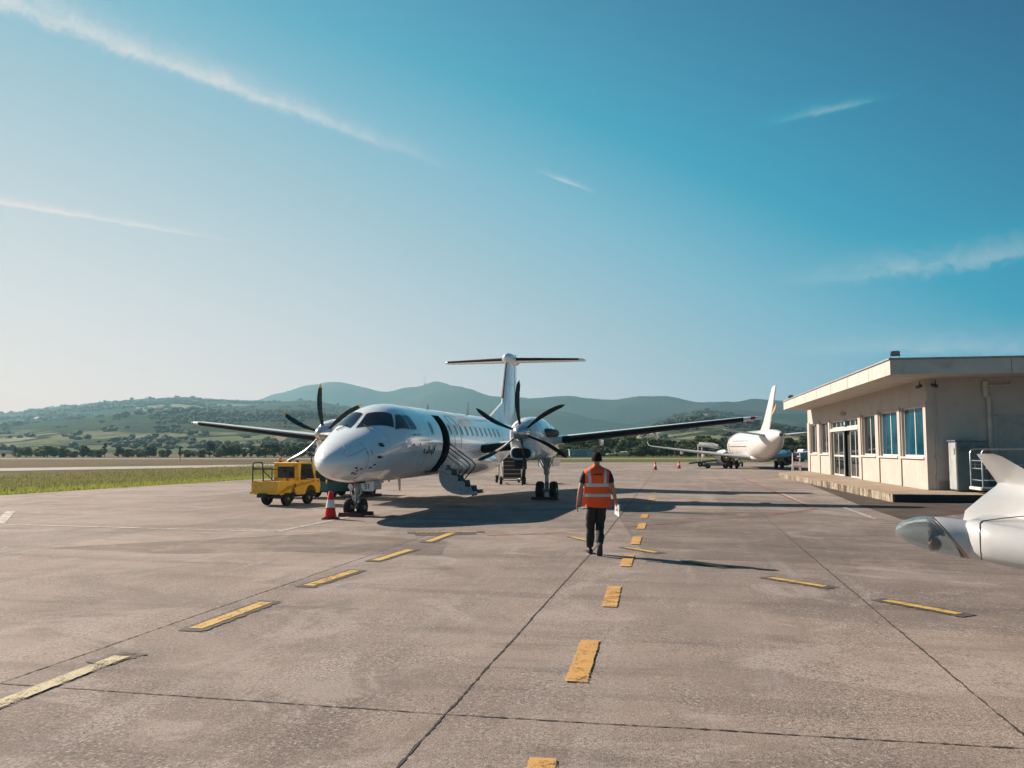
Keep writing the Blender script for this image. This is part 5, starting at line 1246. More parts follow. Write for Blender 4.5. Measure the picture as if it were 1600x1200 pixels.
mb = MB(); mb.box((0, 2.7, 1.70), (1.0, 1.1, .05)); mb.build('landing', RUST, ms)
for x in (-.60, .60):
    for y in (.0, 2.5): wheel(ms, 'wheel', x, y, .21, .21, .14)
mb = MB(); mb.tube([(-.6, 0, .21), (.6, 0, .21)], .03, 6); mb.tube([(-.6, 2.5, .21), (.6, 2.5, .21)], .03, 6); mb.build('axle', METAL, ms)

# ------------------------------------------------------------------ parked jet at the right
JW = basic('jet_white', (0.62, 0.61, 0.595), .3, var=.03, coat=.4, dirt=(.5, .42, .34), dirtamt=.2); JG = basic('jet_wing_grey', (.42, .45, .46), .4, var=.08)
jt = empty('passenger_jet', (22.3, 76.1, 0), -R(5.3)); tag(jt, 'white twin jet airliner seen from behind beyond the terminal, orange flash on its fin', 'airplane')
JS = [(-10.2, .10, 2.95, .10), (-9.8, .25, 2.9, .28), (-8.5, .62, 2.72, .62), (-6.5, 1.02, 2.42, 1.02), (-4.2, 1.28, 2.18, 1.28), (-2, 1.34, 2.10, 1.34), (6, 1.34, 2.10, 1.34), (8, 1.28, 2.06, 1.26), (9.4, 1.0, 1.98, .98), (10.3, .62, 1.88, .6), (10.8, .25, 1.80, .22), (10.9, .05, 1.79, .05)]
def smoothst(T, n=4):
    out = []
    for i in range(len(T) - 1):
        p, a, b, q = T[max(0, i - 1)], T[i], T[i + 1], T[min(len(T) - 1, i + 2)]
        for k in range(n):
            t = k / n; out.append(tuple(.5 * ((2 * a[m]) + (b[m] - p[m]) * t + (2 * p[m] - 5 * a[m] + 4 * b[m] - q[m]) * t * t + (3 * a[m] - p[m] - 3 * b[m] + q[m]) * t ** 3) for m in range(len(a))))
    out.append(T[-1]); return out
mb = MB(); mb.rings([[(max(.02, w) * math.cos(a), y, z + max(.02, h) * math.sin(a)) for a in [2 * math.pi * k / 36 for k in range(36)]] for y, w, z, h in smoothst(JS)]); mb.build('fuselage', JW, jt, smooth=True, angle=60)
mb = MB(); mb.lathe([(.16, 0), (.14, .12), (.05, .1)], align((0, -10.1, 2.95), (0, -1, .1)), 14); mb.build('tail_exhaust', DKMET, jt)
mb = MB(); mb.rings([[((.95 if abs(y) < 3 else .6) * math.cos(a), y, 1.05 + (.42 if abs(y) < 3 else .25) * math.sin(a)) for a in [2 * math.pi * k / 24 for k in range(24)]] for y in (-3.6, -2.6, 0, 2, 3.2)]); mb.build('belly_fairing', JW, jt, smooth=True)
for s in (1, -1):
    mb = MB(); st = [(.9, 2.3, 4.2, 1.05, .13), (2.8, 1.2, 3.2, 1.22, .12), (6, -.7, 2.0, 1.62, .11), (9.2, -2.6, 1.1, 2.05, .10), (9.45, -2.9, .9, 2.15, .10), (9.6, -3.2, .6, 2.45, .1)]
    mb.rings([wing_ring(s * x, -le, ch, z, th) for x, le, ch, z, th in st]); wgj = mb.build('wing', JG, jt, smooth=True, angle=40)
    for x, yy, zz in ((4.4, 1.8, 1.15), (6.4, 2.1, 1.45)):
        mb = MB(); mb.rings([[(s * x + r_ * math.cos(a), yy + t_, zz + r_ * 1.3 * math.sin(a)) for a in [2 * math.pi * k / 10 for k in range(10)]] for t_, r_ in ((-.2, .02), (.2, .12), (.8, .14), (1.4, .02))]); mb.build('flap_fairing', JW, wgj, smooth=True)
    mb = MB(); M = Matrix.Translation(Vector((s * 2.8, 0, .98))) @ Matrix.Rotation(R(90), 4, 'X')
    mb.lathe([(.52, 1.2 - 2.0), (.62, .6 - 2.0), (.72, -.2 - 2.0 + 0), (.74, -1.4 - 2 + .3), (.70, -2.0 - 1.6), (.64, -2.25 - 1.6), (.58, -2.1 - 1.6)], M @ Matrix.Translation(Vector((0, 0, 1.6))), 28, False); en = mb.build('engine', JW, jt, smooth=True, angle=60)
    mb = MB(); mb.lathe([(.515, -.85), (.50, -1.1), (.01, -1.15)], M @ Matrix.Translation(Vector((0, 0, 1.6))), 24, False); mb.build('fan_duct', DKMET, en)
    mb = MB(); mb.lathe([(.33, -1.2), (.27, -.55), (.20, -.52)], M @ Matrix.Translation(Vector((0, 0, 1.6))), 20); mb.lathe([(.15, -.6), (.06, -.25), (.01, -.2)], M @ Matrix.Translation(Vector((0, 0, 1.6))), 14); mb.build('exhaust_cone', BURNT, en)
    mb = MB(); mb.box((s * 2.8, .3, 1.55), (.14, 2.0, .35)); mb.build('pylon', JW, en)
    mb = MB(); mb.tube([(s * 2.0, .2, 1.1), (s * 2.02, 0, .38)], .10, 10); mb.tube([(s * 1.7, 0, .36), (s * 2.35, 0, .36)], .06, 8); mb.tube([(s * 1.1, .2, 1.0), (s * 2.0, .05, .6)], .04, 6); mb.build('main_gear', STEEL, jt)
    gj = jt.children[-1]
    for e_ in (-.26, .26): wheel(gj, 'wheel', s * 2.02 + e_, 0, .36, .36, .24)
    mb = MB(); mb.box((s * 2.3, .2, .95), (.05, .9, .4)); mb.build('gear_door', JW, jt)
    mb = MB(); mb.rings([wing_ring(s * x, -le, ch, z, .1) for x, le, ch, z in ((.3, 7.4, 2.0, 2.88), (4.0, 9.3, 1.0, 3.32), (4.3, 9.7, .6, 3.36))]); mb.build('tailplane', JG, jt, smooth=True, angle=40)
mb = MB(); mb.rings([wing_ring(z, -le, ch, 0, th, 'z') for z, le, ch, th in ((2.9, 5.0, 4.6, .07), (3.5, 6.0, 3.7, .08), (4.2, 6.7, 3.1, .09), (6.85, 8.7, 1.6, .10), (6.95, 8.9, 1.3, .08))]); fj = mb.build('tail_fin', JW, jt, smooth=True, angle=40)
mb = MB(); mb.add([(-.142, -7.6, 4.55), (-.142, -8.9, 5.05), (-.142, -9.3, 5.45), (-.142, -8.0, 4.9)], [(0, 1, 2, 3)]); mb.build('orange_flash', basic('orange_decal', (.72, .32, .05), .4), fj, fix=False)
def jl(y, a):
    best = None
    T = smoothst(JS)
    for A, B in zip(T, T[1:]):
        if A[0] <= y <= B[0] + 1e-6: t_ = (y - A[0]) / max(B[0] - A[0], 1e-6); w, z, h = [A[m] + (B[m] - A[m]) * t_ for m in (1, 2, 3)]; return Vector(((w + .008) * math.cos(a), y, z + (h + .008) * math.sin(a)))
def jband(y0, y1, a0, a1, name, mat, n=14, m_=6):
    mb = MB(); vs = [jl(y0 + (y1 - y0) * i / n, R(a0 + (a1 - a0) * j / m_)) for i in range(n + 1) for j in range(m_ + 1)]
    mb.add(vs, [(i * (m_ + 1) + j, i * (m_ + 1) + j + 1, (i + 1) * (m_ + 1) + j + 1, (i + 1) * (m_ + 1) + j) for i in range(n) for j in range(m_)]); mb.build(name, mat, jt, fix=False)
jband(-2.5, 6, 180 + 2, 180 + 5, 'cheat_line', basic('dark_red_line', (.09, .04, .05), .4)); jband(-1.0, 5.5, 180 - 9, 180 - 6, 'cheat_line', basic('pink_line', (.55, .35, .33), .4))
jband(6.6, 6.85, 100, 260, 'dark_band', basic('band_dark', (.05, .05, .06), .4), 2, 24)
for k in range(16):
    jband(-2.8 + k * .52, -2.62 + k * .52, 180 - 22, 180 - 15, 'cabin_window', CABGL, 1, 2) if k % 1 == 0 else None
mb = MB(); mb.tube([(0, 7.9, 1.1), (0, 8.0, .3)], .07, 8); mb.tube([(0, 7.0, 1.0), (0, 7.9, .6)], .04, 6); ng = mb.build('nose_gear', STEEL, jt)
for e_ in (-.16, .16): wheel(ng, 'wheel', e_, 8.0, .24, .24, .16)
# belt loader and covered steps beside the jet
bl = empty('belt_loader', (18.9, 77.4, 0), R(70)); tag(bl, 'low grey belt loader lying beside the jet engine', 'belt loader')
mb = MB(); mb.box((0, .9, .62), (.8, 3.0, .14), rotm('X', -7)); mb.build('belt', DKMET, bl)
mb = MB(); mb.box((0, -.2, .38), (1.0, 2.2, .26), bev=.05); mb.build('chassis', basic('loader_grey', (.3, .28, .26), .6), bl)
for x in (-.45, .45):
    for y in (-.9, .7): wheel(bl, 'wheel', x, y, .2, .2, .14)
cs = empty('covered_stairs', (19.9, 83.0, 0), R(60)); tag(cs, 'boarding stairs with arched pale canopy on the far side of the jet wing', 'stairs')
mb = MB(); n_ = 9; ri = []
for y, z in ((-.7, 1.75), (.2, 1.95), (1.2, 2.0)): ri.append([(.48 * math.cos(R(180 - 180 * k / 10)), y, z + .48 * math.sin(R(180 - 180 * k / 10))) for k in range(11)])
mb.rings(ri, close=False, cap0=False, cap1=False); mb.build('canopy', basic('canopy_cream', (.55, .55, .48), .6), cs, smooth=True, fix=False)
mb = MB()
for k in range(9): mb.box((0, -2.4 + k * .3, .35 + k * .17), (1.2, .3, .05))
mb.build('stairway', RUST, cs); 
for x in (-.62, .62):
    mb = MB(); mb.tube([(x, -2.4, .9), (x, 0, 2.4), (x, 1.5, 2.5)], .03, 6); mb.tube([(x, -2.4, .2), (x, 1.2, .4)], .05, 6); mb.tube([(x, 1.2, .3), (x, 1.2, 2.3)], .05, 6); mb.build('side_rail', METAL, cs)
    for y in (-1.6, 1.0): wheel(cs, 'wheel', x, y, .25, .25, .16)

# ------------------------------------------------------------------ things far beyond the apron
sh = empty('storage_shed', (G(905, 713).x, G(905, 713).y - 6, 0), R(3)); tag(sh, 'long low grey metal shed on the grass before the tree row', 'shed')
mb = MB(); mb.box((0, 0, .75), (5.6, 2.4, 1.6)); mb.build('wall', basic('shed_wall', (.25, .32, .34), .6, var=.15), sh)
mb = MB(); mb.box((0, 0, 1.6), (5.9, 2.7, .16)); mb.build('roof', basic('shed_roof', (.48, .52, .54), .5), sh)
mb = MB(); mb.box((1.7, -1.21, .65), (1.1, .03, 1.2)); mb.build('door', basic('shed_door', (.45, .47, .48), .6), sh)
mb = MB(); mb.box((-1.9, -1.21, .9), (.3, .03, .9)); mb.build('door_frame', FRAME, sh)
def light_plane(px, py, rz, label, sc_=1.0):
    e = empty('light_aircraft', G(px, py), rz); e.scale = (sc_,) * 3; tag(e, label, 'airplane', 'light aircraft parked on the far grass')
    mb = MB(); mb.rings([[(w * math.cos(a), y, z + h * math.sin(a)) for a in [2 * math.pi * k / 12 for k in range(12)]] for y, w, z, h in ((-2.6, .05, .9, .08), (-1, .28, .85, .3), (.3, .42, .9, .5), (1.2, .38, .8, .38), (1.9, .2, .8, .2))]); mb.build('fuselage', JW, e, smooth=True)
    mb = MB(); mb.box((0, .3, 1.42), (6.4, .9, .09)); mb.build('wing', JW, e)
    mb = MB(); mb.box((0, -2.4, .95), (2, .5, .05)); mb.prism([(-2.7, .9), (-2.0, .9), (-2.5, 1.7), (-2.8, 1.7)], 0, -.03, .03); mb.build('tail_fin', JW, e)
    for x, y in ((-.6, .1), (.6, .1), (0, 1.4)): wheel(e, 'wheel', x, y, .16, .16, .1)
light_plane(953, 713.2, R(60), 'tiny white light aircraft on the far grass, just right of the walking man', .55); light_plane(974, 713.4, R(-75), 'white light aircraft on the far grass, right one of the pair', .8)
vn = empty('parked_van', (41.5, 116.5, 0), R(100)); tag(vn, 'blue and white van standing beyond the jet, half hidden by the terminal', 'van')
mb = MB(); mb.box((0, 0, .75), (1.8, 4.4, .9), bev=.12); mb.build('body', basic('van_blue', (.03, .30, .42), .4), vn)
mb = MB(); mb.box((0, -.3, 1.45), (1.7, 3.2, .6), bev=.12); mb.build('upper_body', basic('van_white', (.6, .62, .62), .4), vn)
mb = MB(); mb.box((0, -.3, 1.45), (1.72, 2.6, .35)); mb.build('window', CABGL, vn)
for x in (-.75, .75):
    for y in (-1.4, 1.4): wheel(vn, 'wheel', x, y, .32, .32, .2)
rk = empty('ladder_rack', W(-.62, 27.6, 0), -math.atan(.185)); tag(rk, 'white and red tube ladder rack at the far end of the terminal', 'ladder')
mb = MB()
for x in (-.25, .25):
    mb.tube([(x, 0, 0), (x, .3, 1.5)], .03, 6); mb.tube([(x, .8, 0), (x, .3, 1.5)], .03, 6)
mb.build('frame', FRAME, rk)
for k in range(4): mb = MB(); mb.tube([(-.25, .06 * k + .05, .3 + .3 * k), (.25, .06 * k + .05, .3 + .3 * k)], .035, 6); mb.build('rung', CRED if k % 2 else FRAME, rk)
# small airfield signs on posts in the left grass
for i, (px, py, h) in enumerate(((26, 716, 1.0), (281.5, 719, 2.2))):
    e = empty('marker_post', G(px, py)); tag(e, ['short pale post at the far left of the grass', 'thin dark post before the trees left of the wing tip'][i], 'post')
    mb = MB(); mb.tube([(0, 0, -.1), (0, 0, h)], .05 if i else .08, 8); mb.build('pole', DKMET if i else FRAME, e)
    mb = MB(); mb.box((0, 0, h - .1), (.25 if i else .3, .08, .25)); mb.build('head', FRAME if not i else DKMET, e)

# ------------------------------------------------------------------ wing of another aircraft, right foreground
fw_ = empty('foreground_wing', (3.38, 6.5, 1.12), math.atan2(-.55, .835)); tag(fw_, 'glossy white wing tip with glass lamp nose and upturned winglet at right', 'airplane wing')
FWH = basic('gloss_white', (0.43, 0.44, 0.445), .30, var=.03, scale=2, coat=.35, dirt=(.5, .5, .48), dirtamt=.12)
# local: x = inboard, y = aft, z up
ST = [(.08, .10, .30, .09, .0), (.12, .02, .95, .135, .0), (.18, -.06, 1.7, .152, .0), (.30, -.15, 2.3, .160, -.020), (.6, -.27, 2.7, .165, -.055), (1.0, -.42, 2.9, .170, -.10), (1.8, -.70, 3.1, .18, -.18), (3.0, -1.1, 3.4, .18, -.30)]
def fsec(x, le, ch, hh, z, n=18):
    out = []
    for k in range(2 * n):
        a = 2 * math.pi * k / (2 * n); u = .5 - .5 * math.cos(a)          # 0 nose .. 1 tail
        t0_ = 1 - (1 - min(1, u / .05)) ** 2 if u < .05 else (1 - .16 * ((u - .1) / .75) ** 2 if u < .85 else .84 * (1 - ((u - .85) / .15) ** 1.3 * .85))
        t0_ = math.sqrt(t0_) if u < .05 else min(1, t0_)
        t = 2.6 * (0.2969 * math.sqrt(u) - .126 * u - .3516 * u * u + .2843 * u ** 3 - .1036 * u ** 4) / .25 / 1.0 if ch > .6 else math.sqrt(max(0, u - u * u)) * 2
        t = t0_ if ch > .6 else t
        s_ = 1 if math.sin(a) >= 0 else -1
        if ch > .6: 
            dn = min(1, (ch - .6) / .8); uu = u
            out.append((x, le + ch * uu, z + s_ * hh * t * (1 if s_ > 0 else .9)))
        else: out.append((x, le + ch * u, z + s_ * hh * t))
    return out
mb = MB(); mb.rings([fsec(*s_) for s_ in ST], cap0=True, cap1=True); wb_ = mb.build('wing_skin', FWH, fw_, smooth=True, angle=70)
# lamp nose: glass shell over a chromed reflector with two lamps
def nose_ring(t, r_, zoff=0, sc_=1.0):
    """t 0 at the joint .. 1 at the tip; joint plane leans"""
    ax = Vector((-.95, -.22, 0)).normalized(); c = Vector((-.0, .15, .0)) + ax * (.40 * t) + Vector((0, 0, .035 * t)); out = []
    side = Vector((ax.y, -ax.x, 0))
    for k in range(32):
        a = 2 * math.pi * k / 32; p = c + side * (math.cos(a) * r_ * 1.12) + Vector((0, 0, math.sin(a) * r_)); lean = (1 - t) * math.sin(a) * .12
        out.append(tuple(p + ax * lean))
    return out
GL = bpy.data.materials.new('lamp_glass'); GL.use_nodes = True; w = NT(GL.node_tree); b = [n for n in w.n if n.type == 'BSDF_PRINCIPLED'][0]
b.inputs['Base Color'].default_value = (.74, .82, .84, 1); b.inputs['Transmission Weight'].default_value = .93; b.inputs['Roughness'].default_value = .04; b.inputs['IOR'].default_value = 1.38
prof2 = [(0, .158), (.12, .157), (.3, .150), (.5, .132), (.7, .104), (.85, .075), (.95, .043), (.99, .018)]
mb = MB(); mb.rings([nose_ring(t, r_) for t, r_ in prof2], cap0=False, cap1=True); gl = mb.build('lamp_glass', GL, fw_, smooth=True, angle=80)
sol = gl.modifiers.new('thickness', 'SOLIDIFY'); sol.thickness = .006; sol.offset = -1
mb = MB(); mb.rings([nose_ring(.0, .161), nose_ring(.03, .162), nose_ring(.045, .159), nose_ring(.05, .150)], cap0=False, cap1=False); mb.build('glass_rim', basic('rim_copper', (.34, .27, .23), .3, .8), fw_, smooth=True)
mb = MB(); mb.rings([nose_ring(.015, .152), nose_ring(.02, .10), nose_ring(.02, .03)], cap0=False, cap1=True); mb.build('reflector', basic('reflector_grey', (.22, .22, .22), .35, .3), fw_, smooth=True)
for dz, dy in ((.055, .0), (-.055, .01)):
    c = Vector((-.07, .135 + dy, dz)); mb = MB(); M = align(c, (-.95, -.3, .0)); mb.lathe([(.022, 0), (.05, .02), (.062, .075), (.058, .08), (.03, .05)], M, 18); lm = mb.build('lamp', DKMET, fw_, smooth=True)
    mb = MB(); mb.lathe([(.026, .052), (.022, .085), (.01, .095)], M, 14); mb.build('bulb', basic('bulb_copper', (.55, .25, .16), .25, .4), lm, smooth=True)
mb = MB(); mb.rings([nose_ring(t, r_) for t, r_ in ((-.004, .1585), (-.05, .162), (-.2, .165), (-.45, .168), (-.8, .167), (-1.1, .160), (-1.4, .14))], cap0=False, cap1=False); mb.build('tip_fairing', FWH, wb_, smooth=True, angle=80)
# seams round the wing section and along the aileron
def sec_at(x):
    for A, B in zip(ST, ST[1:]):
        if A[0] <= x <= B[0]: t_ = (x - A[0]) / (B[0] - A[0]); return [Vector(p) * (1 - t_) + Vector(q) * t_ for p, q in zip(fsec(*A), fsec(*B))]
mb = MB(); sec = sec_at(.22); cen = Vector((.22, .9, 0))
top = [p + Vector((0, 0, .002)) for p in sec[0:16]]; mb.tube([p + Vector((.30 * max(0, p.y) ** 1.0, 0, .001)) for p in sec[-5:] + sec[0:11]], .0042, 6); mb.build('skin_seam', INK, wb_)
mb = MB(); A_ = sec_at(.5)[11]; B_ = sec_at(1.75)[12]; mb.tube([A_ + Vector((0, 0, .003)), B_ + Vector((0, 0, .003))], .004, 6); mb.build('aileron_gap', LINE, wb_)
# winglet: lens-shaped rings from root fairing to tip (given in world, moved to local)
inv = (Matrix.Translation(fw_.location) @ Matrix.Rotation(fw_.rotation_euler[2], 4, 'Z')).inverted()
def wk(a, b, th, n=14):
    a = Vector(a); b = Vector(b); d = (b - a); L = d.length; d.normalize(); nn = Vector((-.95, .14, .25)); nn = (nn - d * nn.dot(d)).normalized(); out = []
    for k in range(2 * n):
        q = math.pi * 2 * k / (2 * n); u = .5 - .5 * math.cos(q); t = math.sqrt(max(0, u)) * (1 - u) * 2.0 + .05 * math.sin(q) ** 2
        out.append(tuple(inv @ (a + d * L * u + nn * (th * t * (1 if math.sin(q) >= 0 else -1)))))
    return out
mb = MB(); WKL = [((4.03, 7.50, 1.16), (4.46, 6.4, 1.12), .06), ((4.09, 7.56, 1.262), (4.43, 6.5, 1.26), .055), ((4.36, 7.77, 1.368), (4.40, 6.6, 1.40), .05), ((4.62, 7.97, 1.465), (4.385, 6.7, 1.49), .042), ((4.655, 8.0, 1.487), (4.375, 6.78, 1.53), .04), ((4.62, 8.0, 1.54), (4.35, 6.87, 1.575), .035), ((4.485, 8.0, 1.735), (4.25, 7.22, 1.75), .026), ((4.465, 8.0, 1.765), (4.235, 7.32, 1.775), .016)]
mb.rings([wk(*q) for q in WKL]); mb.build('winglet', basic('winglet_white_dimmed', (0.33, 0.335, 0.335), .35, var=.03, scale=2, coat=.2), fw_, smooth=True, angle=60)  # winglet white made darker than the wing to offset direct sun
# ------------------------------------------------------------------ the walking man
def skin_mesh(name, verts, edges, radii, mat, parent, sub=2, root=0):
    me = bpy.data.meshes.new(name); me.from_pydata([tuple(v) for v in verts], edges, []); o = bpy.data.objects.new(name, me); C.objects.link(o)
    sk = o.modifiers.new('skin', 'SKIN'); sk.use_smooth_shade = True; sk.branch_smoothing = .6
    for i, r_ in enumerate(radii):
        sv = me.skin_vertices[0].data[i]; sv.radius = r_ if isinstance(r_, tuple) else (r_, r_); sv.use_root = (i == root)
    ss = o.modifiers.new('sub', 'SUBSURF'); ss.levels = sub; ss.render_levels = sub
    dg = bpy.context.evaluated_depsgraph_get(); ev = o.evaluated_get(dg); m2 = bpy.data.meshes.new_from_object(ev); m2.name = name
    bpy.data.objects.remove(o); o2 = bpy.data.objects.new(name, m2); C.objects.link(o2); m2.materials.clear(); m2.materials.append(mat); o2.parent = parent
    m2.polygons.foreach_set('use_smooth', [True] * len(m2.polygons)); return o2
SKINM = basic('skin', (.40, .215, .14), .55, var=.08); TEE = basic('black_cotton', (.018, .019, .022), .9, var=.3, scale=9, bump=.4, bscale=25)
TRS = basic('black_trousers', (.014, .015, .018), .85, var=.35, scale=7, bump=.6, bscale=14); HAIRM = basic('dark_hair', (.012, .009, .007), .9, spec=.15, var=.4, scale=30, bump=.6, bscale=70)
ORNG = basic('hi_vis_orange', (.95, .092, .008), .75, var=.06, scale=5, bump=.6, bscale=9); REFL = basic('reflective_tape', (.52, .51, .50), .35, .2, var=.08)
def figure(name, loc, rz, label, pose, vest=True, scale=1.0):
    p = empty(name, loc, rz); p.scale = (scale,) * 3; tag(p, label, 'person'); P = pose
    V = []; E_ = []; Rd = []
    def add(v, r_, par=None): V.append(Vector(v)); Rd.append(r_); i = len(V) - 1; (E_.append((par, i)) if par is not None else None); return i
    pel = add((0, 0, .95), (.135, .10)); sp1 = add((0, .0, 1.10), (.12, .09), pel); sp2 = add((0, .01, 1.28), (.145, .10), sp1); sp3 = add((0, .0, 1.42), (.10, .08), sp2)
    nk = add((0, .015, 1.50), .058, sp3); hd0 = add((0, .02, 1.56), (.062, .07), nk); hd1 = add((0, .03, 1.63), (.074, .090), hd0); hd2 = add((0, .025, 1.70), (.070, .085), hd1); hd3 = add((0, .02, 1.735), (.045, .055), hd2)
    nose = add((0, .125, 1.625), .012, hd1)
    for s, A in ((-1, P['armL']), (1, P['armR'])):
        sh_ = add(A[0], .062, sp3); e1 = add((Vector(A[0]) * .5 + Vector(A[1]) * .5), .048, sh_); el = add(A[1], .040, e1); f1 = add(Vector(A[1]) * .6 + Vector(A[2]) * .4, .040, el); wr = add(A[2], .026, f1)
        d = (Vector(A[2]) - Vector(A[1])).normalized(); pm = add(Vector(A[2]) + d * .05, (.034, .018), wr)
        fr = Vector((0, 1, 0)); fr = (fr - d * fr.dot(d)).normalized(); inn_ = Vector((-s, 0, 0)); inn_ = (inn_ - d * inn_.dot(d)).normalized(); kn = add(Vector(A[2]) + d * .085, (.036, .016), pm)
        for k, ln_ in ((-1.5, .062), (-.5, .075), (.5, .080), (1.5, .072)):
            b0 = Vector(A[2]) + d * .095 + fr * (k * .019); j1 = add(b0 + d * ln_ * .1, .0095, kn); j2 = add(b0 + d * ln_ * .5 + inn_ * .008, .0088, j1); add(b0 + d * ln_ * .95 + inn_ * P.get('curl', .03), .0078, j2)
        t1 = add(Vector(A[2]) + d * .045 + fr * .034 + inn_ * .006, .011, pm); add(Vector(A[2]) + d * .09 + fr * .046 + inn_ * .018, .0095, t1)
    for s, L_ in ((-1, P['legL']), (1, P['legR'])):
        hp = add(L_[0], (.085, .09), pel); th_ = add(Vector(L_[0]) * .5 + Vector(L_[1]) * .5, .078, hp); k_ = add(L_[1], .056, th_); cf = add(Vector(L_[1]) * .65 + Vector(L_[2]) * .35, .055, k_); add(L_[2], .036, cf)
    skin_mesh('body', V, E_, Rd, SKINM, p, 2)
    # ears
    # trousers
    V, E_, Rd = [], [], []
    pel = add((0, 0, .99), (.165, .125)); wst = add((0, 0, 1.07), (.155, .115), pel)
    low = add((0, 0, .90), (.155, .13), pel)
    for L_ in (P['legL'], P['legR']):
        hp = add(Vector(L_[0]) + Vector((0, 0, -.05)), (.105, .118), low); th_ = add(Vector(L_[0]) * .5 + Vector(L_[1]) * .5, (.095, .105), hp); k_ = add(L_[1], (.074, .082), th_); cf = add(Vector(L_[1]) * .5 + Vector(L_[2]) * .5, (.072, .080), k_); add(Vector(L_[2]) + Vector((0, 0, -.03)), (.062, .072), cf); 
    tr = skin_mesh('trousers', V, E_, Rd, TRS, p, 2)
    for v in tr.data.vertices:
        n = noise.noise(Vector((v.co.x * 9, v.co.y * 9, v.co.z * 14))) * .012 + noise.noise(Vector((v.co.x * 22, v.co.y * 22, v.co.z * 26 + 3))) * .006; v.co += v.normal * n if hasattr(v, 'normal') else Vector()
    V, E_, Rd = [], [], []
    c1 = add((0, 0, 1.08), (.145, .108)); c2 = add((0, .01, 1.28), (.165, .118), c1); c3 = add((0, 0, 1.43), (.125, .09), c2); add((0, .01, 1.49), (.068, .065), c3)
    for A in (P['armL'], P['armR']):
        sh_ = add(A[0], .074, c3); m_ = add(Vector(A[0]) * .55 + Vector(A[1]) * .45, .066, sh_); add(Vector(A[0]) * .22 + Vector(A[1]) * .78, .062, m_)
    skin_mesh('t_shirt', V, E_, Rd, TEE, p, 2)
    # shoes
    for nm, f_ in (('shoe', P['footL']), ('shoe', P['footR'])):
        a, tip_, up = Vector(f_[0]), Vector(f_[1]), f_[2]
        d = (tip_ - a).normalized(); sd = Vector((d.y, -d.x, 0)).normalized(); u_ = sd.cross(d); u_ = u_ if u_.z > 0 else -u_
        rs = []
        for t_, w_, h_ in ((-.06, .028, .055), (-.045, .040, .10), (.0, .044, .115), (.08, .046, .085), (.16, .052, .058), (.22, .046, .045), (.255, .02, .03)):
            c = a + d * t_; rs.append([tuple(c + sd * (w_ * math.cos(q)) + u_ * (h_ * .5 + h_ * .5 * math.sin(q))) for q in [2 * math.pi * k / 14 for k in range(14)]])
        m_ = MB(); m_.rings(rs); so = m_.build(nm, CHS, p, smooth=True, angle=70)
    # hair: cap over the back and top of the head
    m_ = MB(); rs = []
    for i in range(9):
        ph = i / 8 * math.pi * .58; r_ = math.sin(ph + .02) ; z = math.cos(ph)
        rs.append([(.088 * r_ * math.cos(q), .012 + (.118 * r_ + .0) * math.sin(q) * (1.0 if math.sin(q) < 0 else (.92 - .25 * i / 8)), 1.650 + .118 * z + (.045 * (i / 8) ** 2 if math.sin(q) > .1 else 0) - (.02 * (i / 8) ** 2 if math.sin(q) < -.3 else 0)) for q in [2 * math.pi * k / 24 for k in range(24)]])
    m_.rings(rs, cap0=True, cap1=True); hr = m_.build('hair', HAIRM, p, smooth=True, angle=80)
    for v in hr.data.vertices: v.co += Vector((noise.noise(v.co * 40), noise.noise(v.co * 43 + Vector((3, 1, 2))), noise.noise(v.co * 37))) * .006
    for s in (-1, 1):
        m_ = MB(); m_.rings([[(s * (.078 + .016 * t_), .02 + .020 * rr * math.cos(q) - .006 * t_, 1.625 + .032 * rr * math.sin(q)) for q in [2 * math.pi * k / 10 for k in range(10)]] for t_, rr in ((0, .7), (.6, 1), (1, .8))]); m_.build('ear', SKINM, p, smooth=True)
    if vest:
        prf = [(.835, .252, .165, .005), (.90, .247, .160, .003), (.98, .240, .152, 0), (1.06, .230, .146, 0), (1.16, .222, .142, .003), (1.26, .224, .142, .003), (1.35, .232, .138, 0), (1.42, .236, .122, -.004), (1.455, .215, .100, -.004), (1.485, .155, .085, 0), (1.515, .085, .075, .008), (1.535, .070, .068, .012)]
        def vring(z, rx, ry, yo, off=0.0, n=64):
            out = []
            for k in range(n):
                q = 2 * math.pi * k / n; c_, s_ = math.cos(q), math.sin(q); cc = abs(c_) ** .86 * (1 if c_ > 0 else -1); s2 = abs(s_) ** .86 * (1 if s_ > 0 else -1)
                wob = 1 + .035 * noise.noise(Vector((c_ * 2.2, s_ * 2.2, z * 3.0))) + (.018 * math.sin(q * 7 + z * 5) * max(0, (1.15 - z)) * 2.2)
                out.append(((rx * wob + off) * cc, yo + (ry * wob + off) * s2, z + (.015 * math.sin(q * 2 + 1) if z < .9 else 0)))
            return out
        m_ = MB(); sm_ = []
        for A, B in zip(prf, prf[1:]):
            for k in range(3): t_ = k / 3; sm_.append(tuple(A[j] + (B[j] - A[j]) * t_ for j in range(4)))
        sm_.append(prf[-1]); m_.rings([vring(*q) for q in sm_], cap0=False, cap1=False); ve = m_.build('hi_vis_vest', ORNG, p, smooth=True, angle=80, fix=False)
        def at(z):
            for A, B in zip(prf, prf[1:]):
                if A[0] <= z <= B[0]: t_ = (z - A[0]) / (B[0] - A[0]); return tuple(A[j] + (B[j] - A[j]) * t_ for j in range(4))
        for z0, z1 in ((1.005, 1.055), (1.175, 1.23)):
            m_ = MB(); m_.rings([vring(*at(z0 + (z1 - z0) * k / 3), off=.0035) for k in range(4)], cap0=False, cap1=False); m_.build('reflective_band', REFL, ve, smooth=True, fix=False)
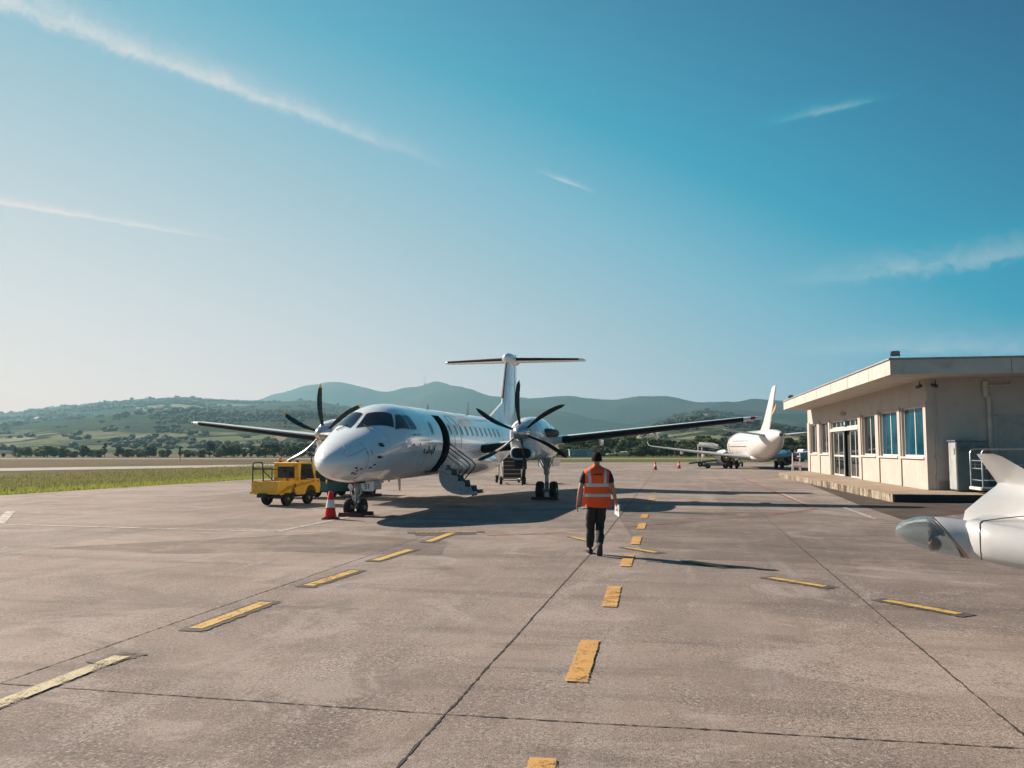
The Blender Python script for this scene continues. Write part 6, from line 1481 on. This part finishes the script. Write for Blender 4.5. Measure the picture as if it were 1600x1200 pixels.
        for s in (-1, 1):
            m_ = MB(); L1 = []
            for k in range(12):
                z = 1.225 + (1.475 - 1.225) * k / 11; r_ = vring(*at(z), off=.0055, n=200)
                xs_ = s * (.128 + .01 * k / 11); row = []
                for dx in (-.023, 0, .023):
                    cand = [q for q in r_ if q[1] < 0.01]; row.append(min(cand, key=lambda q: abs(q[0] - (xs_ + dx))))
                L1.append(row)
            m_.rings(L1, close=False, cap0=False, cap1=False); m_.build('shoulder_band', REFL, ve, smooth=True, fix=False)
        # small dark word across the shoulder blades (unreadable in the photograph)
        m_ = MB(); x = -.085; rr = random.Random(4)
        for k in range(10):
            if k == 1: x += .014; continue
            yb = lambda X, Z: min([q for q in vring(*at(Z), off=.006, n=200) if q[1] < 0], key=lambda q: abs(q[0] - X))
            for (dx0, z0, dx1, z1) in ((0, 1.372, 0, 1.398), (0, 1.398, .009, 1.398 if k % 2 else 1.385), (.009, 1.372, .009, 1.398 if k % 3 else 1.386)):
                A = yb(x + dx0, 1.385); B = yb(x + dx1, 1.385); m_.tube([(x + dx0, A[1], z0), (x + dx1, B[1], z1)], .0028, 4)
            x += .0185
        m_.build('vest_lettering', INK, ve)
    return p
poseM = dict(armL=((-.195, .0, 1.425), (-.285, -.03, 1.14), (-.325, .02, .90)), armR=((.195, .0, 1.425), (.265, -.05, 1.15), (.325, .03, .92)), curl=.035,
             legL=((-.085, .02, .90), (-.095, .17, .50), (-.100, .30, .12)), legR=((.080, .0, .90), (.062, .17, .52), (.030, -.14, .23)),
             footL=((-.100, .28, 0.0), (-.14, .54, .02), 0), footR=((.030, -.18, .150), (.035, .0, -.04), 0))
man = figure('person', (1.455, 14.32, 0), 0, 'man in orange high visibility vest and black trousers walking away with papers in his hand', poseM)
# papers held in his right hand
pb = MB(); pb.box((0, 0, 0), (.010, .16, .24), bev=0); cl = empty('clipboard', (1.455 + .355, 14.32 + .055, .775), R(15)); cl.rotation_euler = (R(18), R(-6), R(25)); tag(cl, 'blue and white clipboard papers hanging from the walking man\'s right hand', 'clipboard')
pb.build('board', basic('folder_blue', (.03, .25, .45), .4), cl); pp_ = MB(); pp_.box((-.008, -.006, .008), (.004, .15, .22)); pp_.build('paper', basic('paper_white', (.75, .76, .76), .6), cl)
pp_ = MB(); pp_.box((-.012, 0, .11), (.008, .05, .02)); pp_.build('clip', METAL, cl)
# ground crew far beyond the jet
poseF = dict(armL=((-.195, .0, 1.425), (-.26, -.02, 1.15), (-.24, .10, .95)), armR=((.195, .0, 1.425), (.26, -.02, 1.15), (.25, .12, .95)), legL=((-.095, 0, .90), (-.11, .03, .50), (-.12, .0, .11)), legR=((.095, 0, .90), (.11, .03, .49), (.12, .0, .11)), footL=((-.12, -.02, 0.0), (-.14, .25, .0), 0), footR=((.12, -.02, 0), (.14, .25, 0), 0))
ORNG_ = ORNG; ORNG = basic('hi_vis_yellow', (.45, .42, .06), .6)
far_p = figure('person', tuple(G(1243, 722)), R(200), 'far off ground crew member in a yellow vest standing right of the jet', poseF)
ORNG = ORNG_
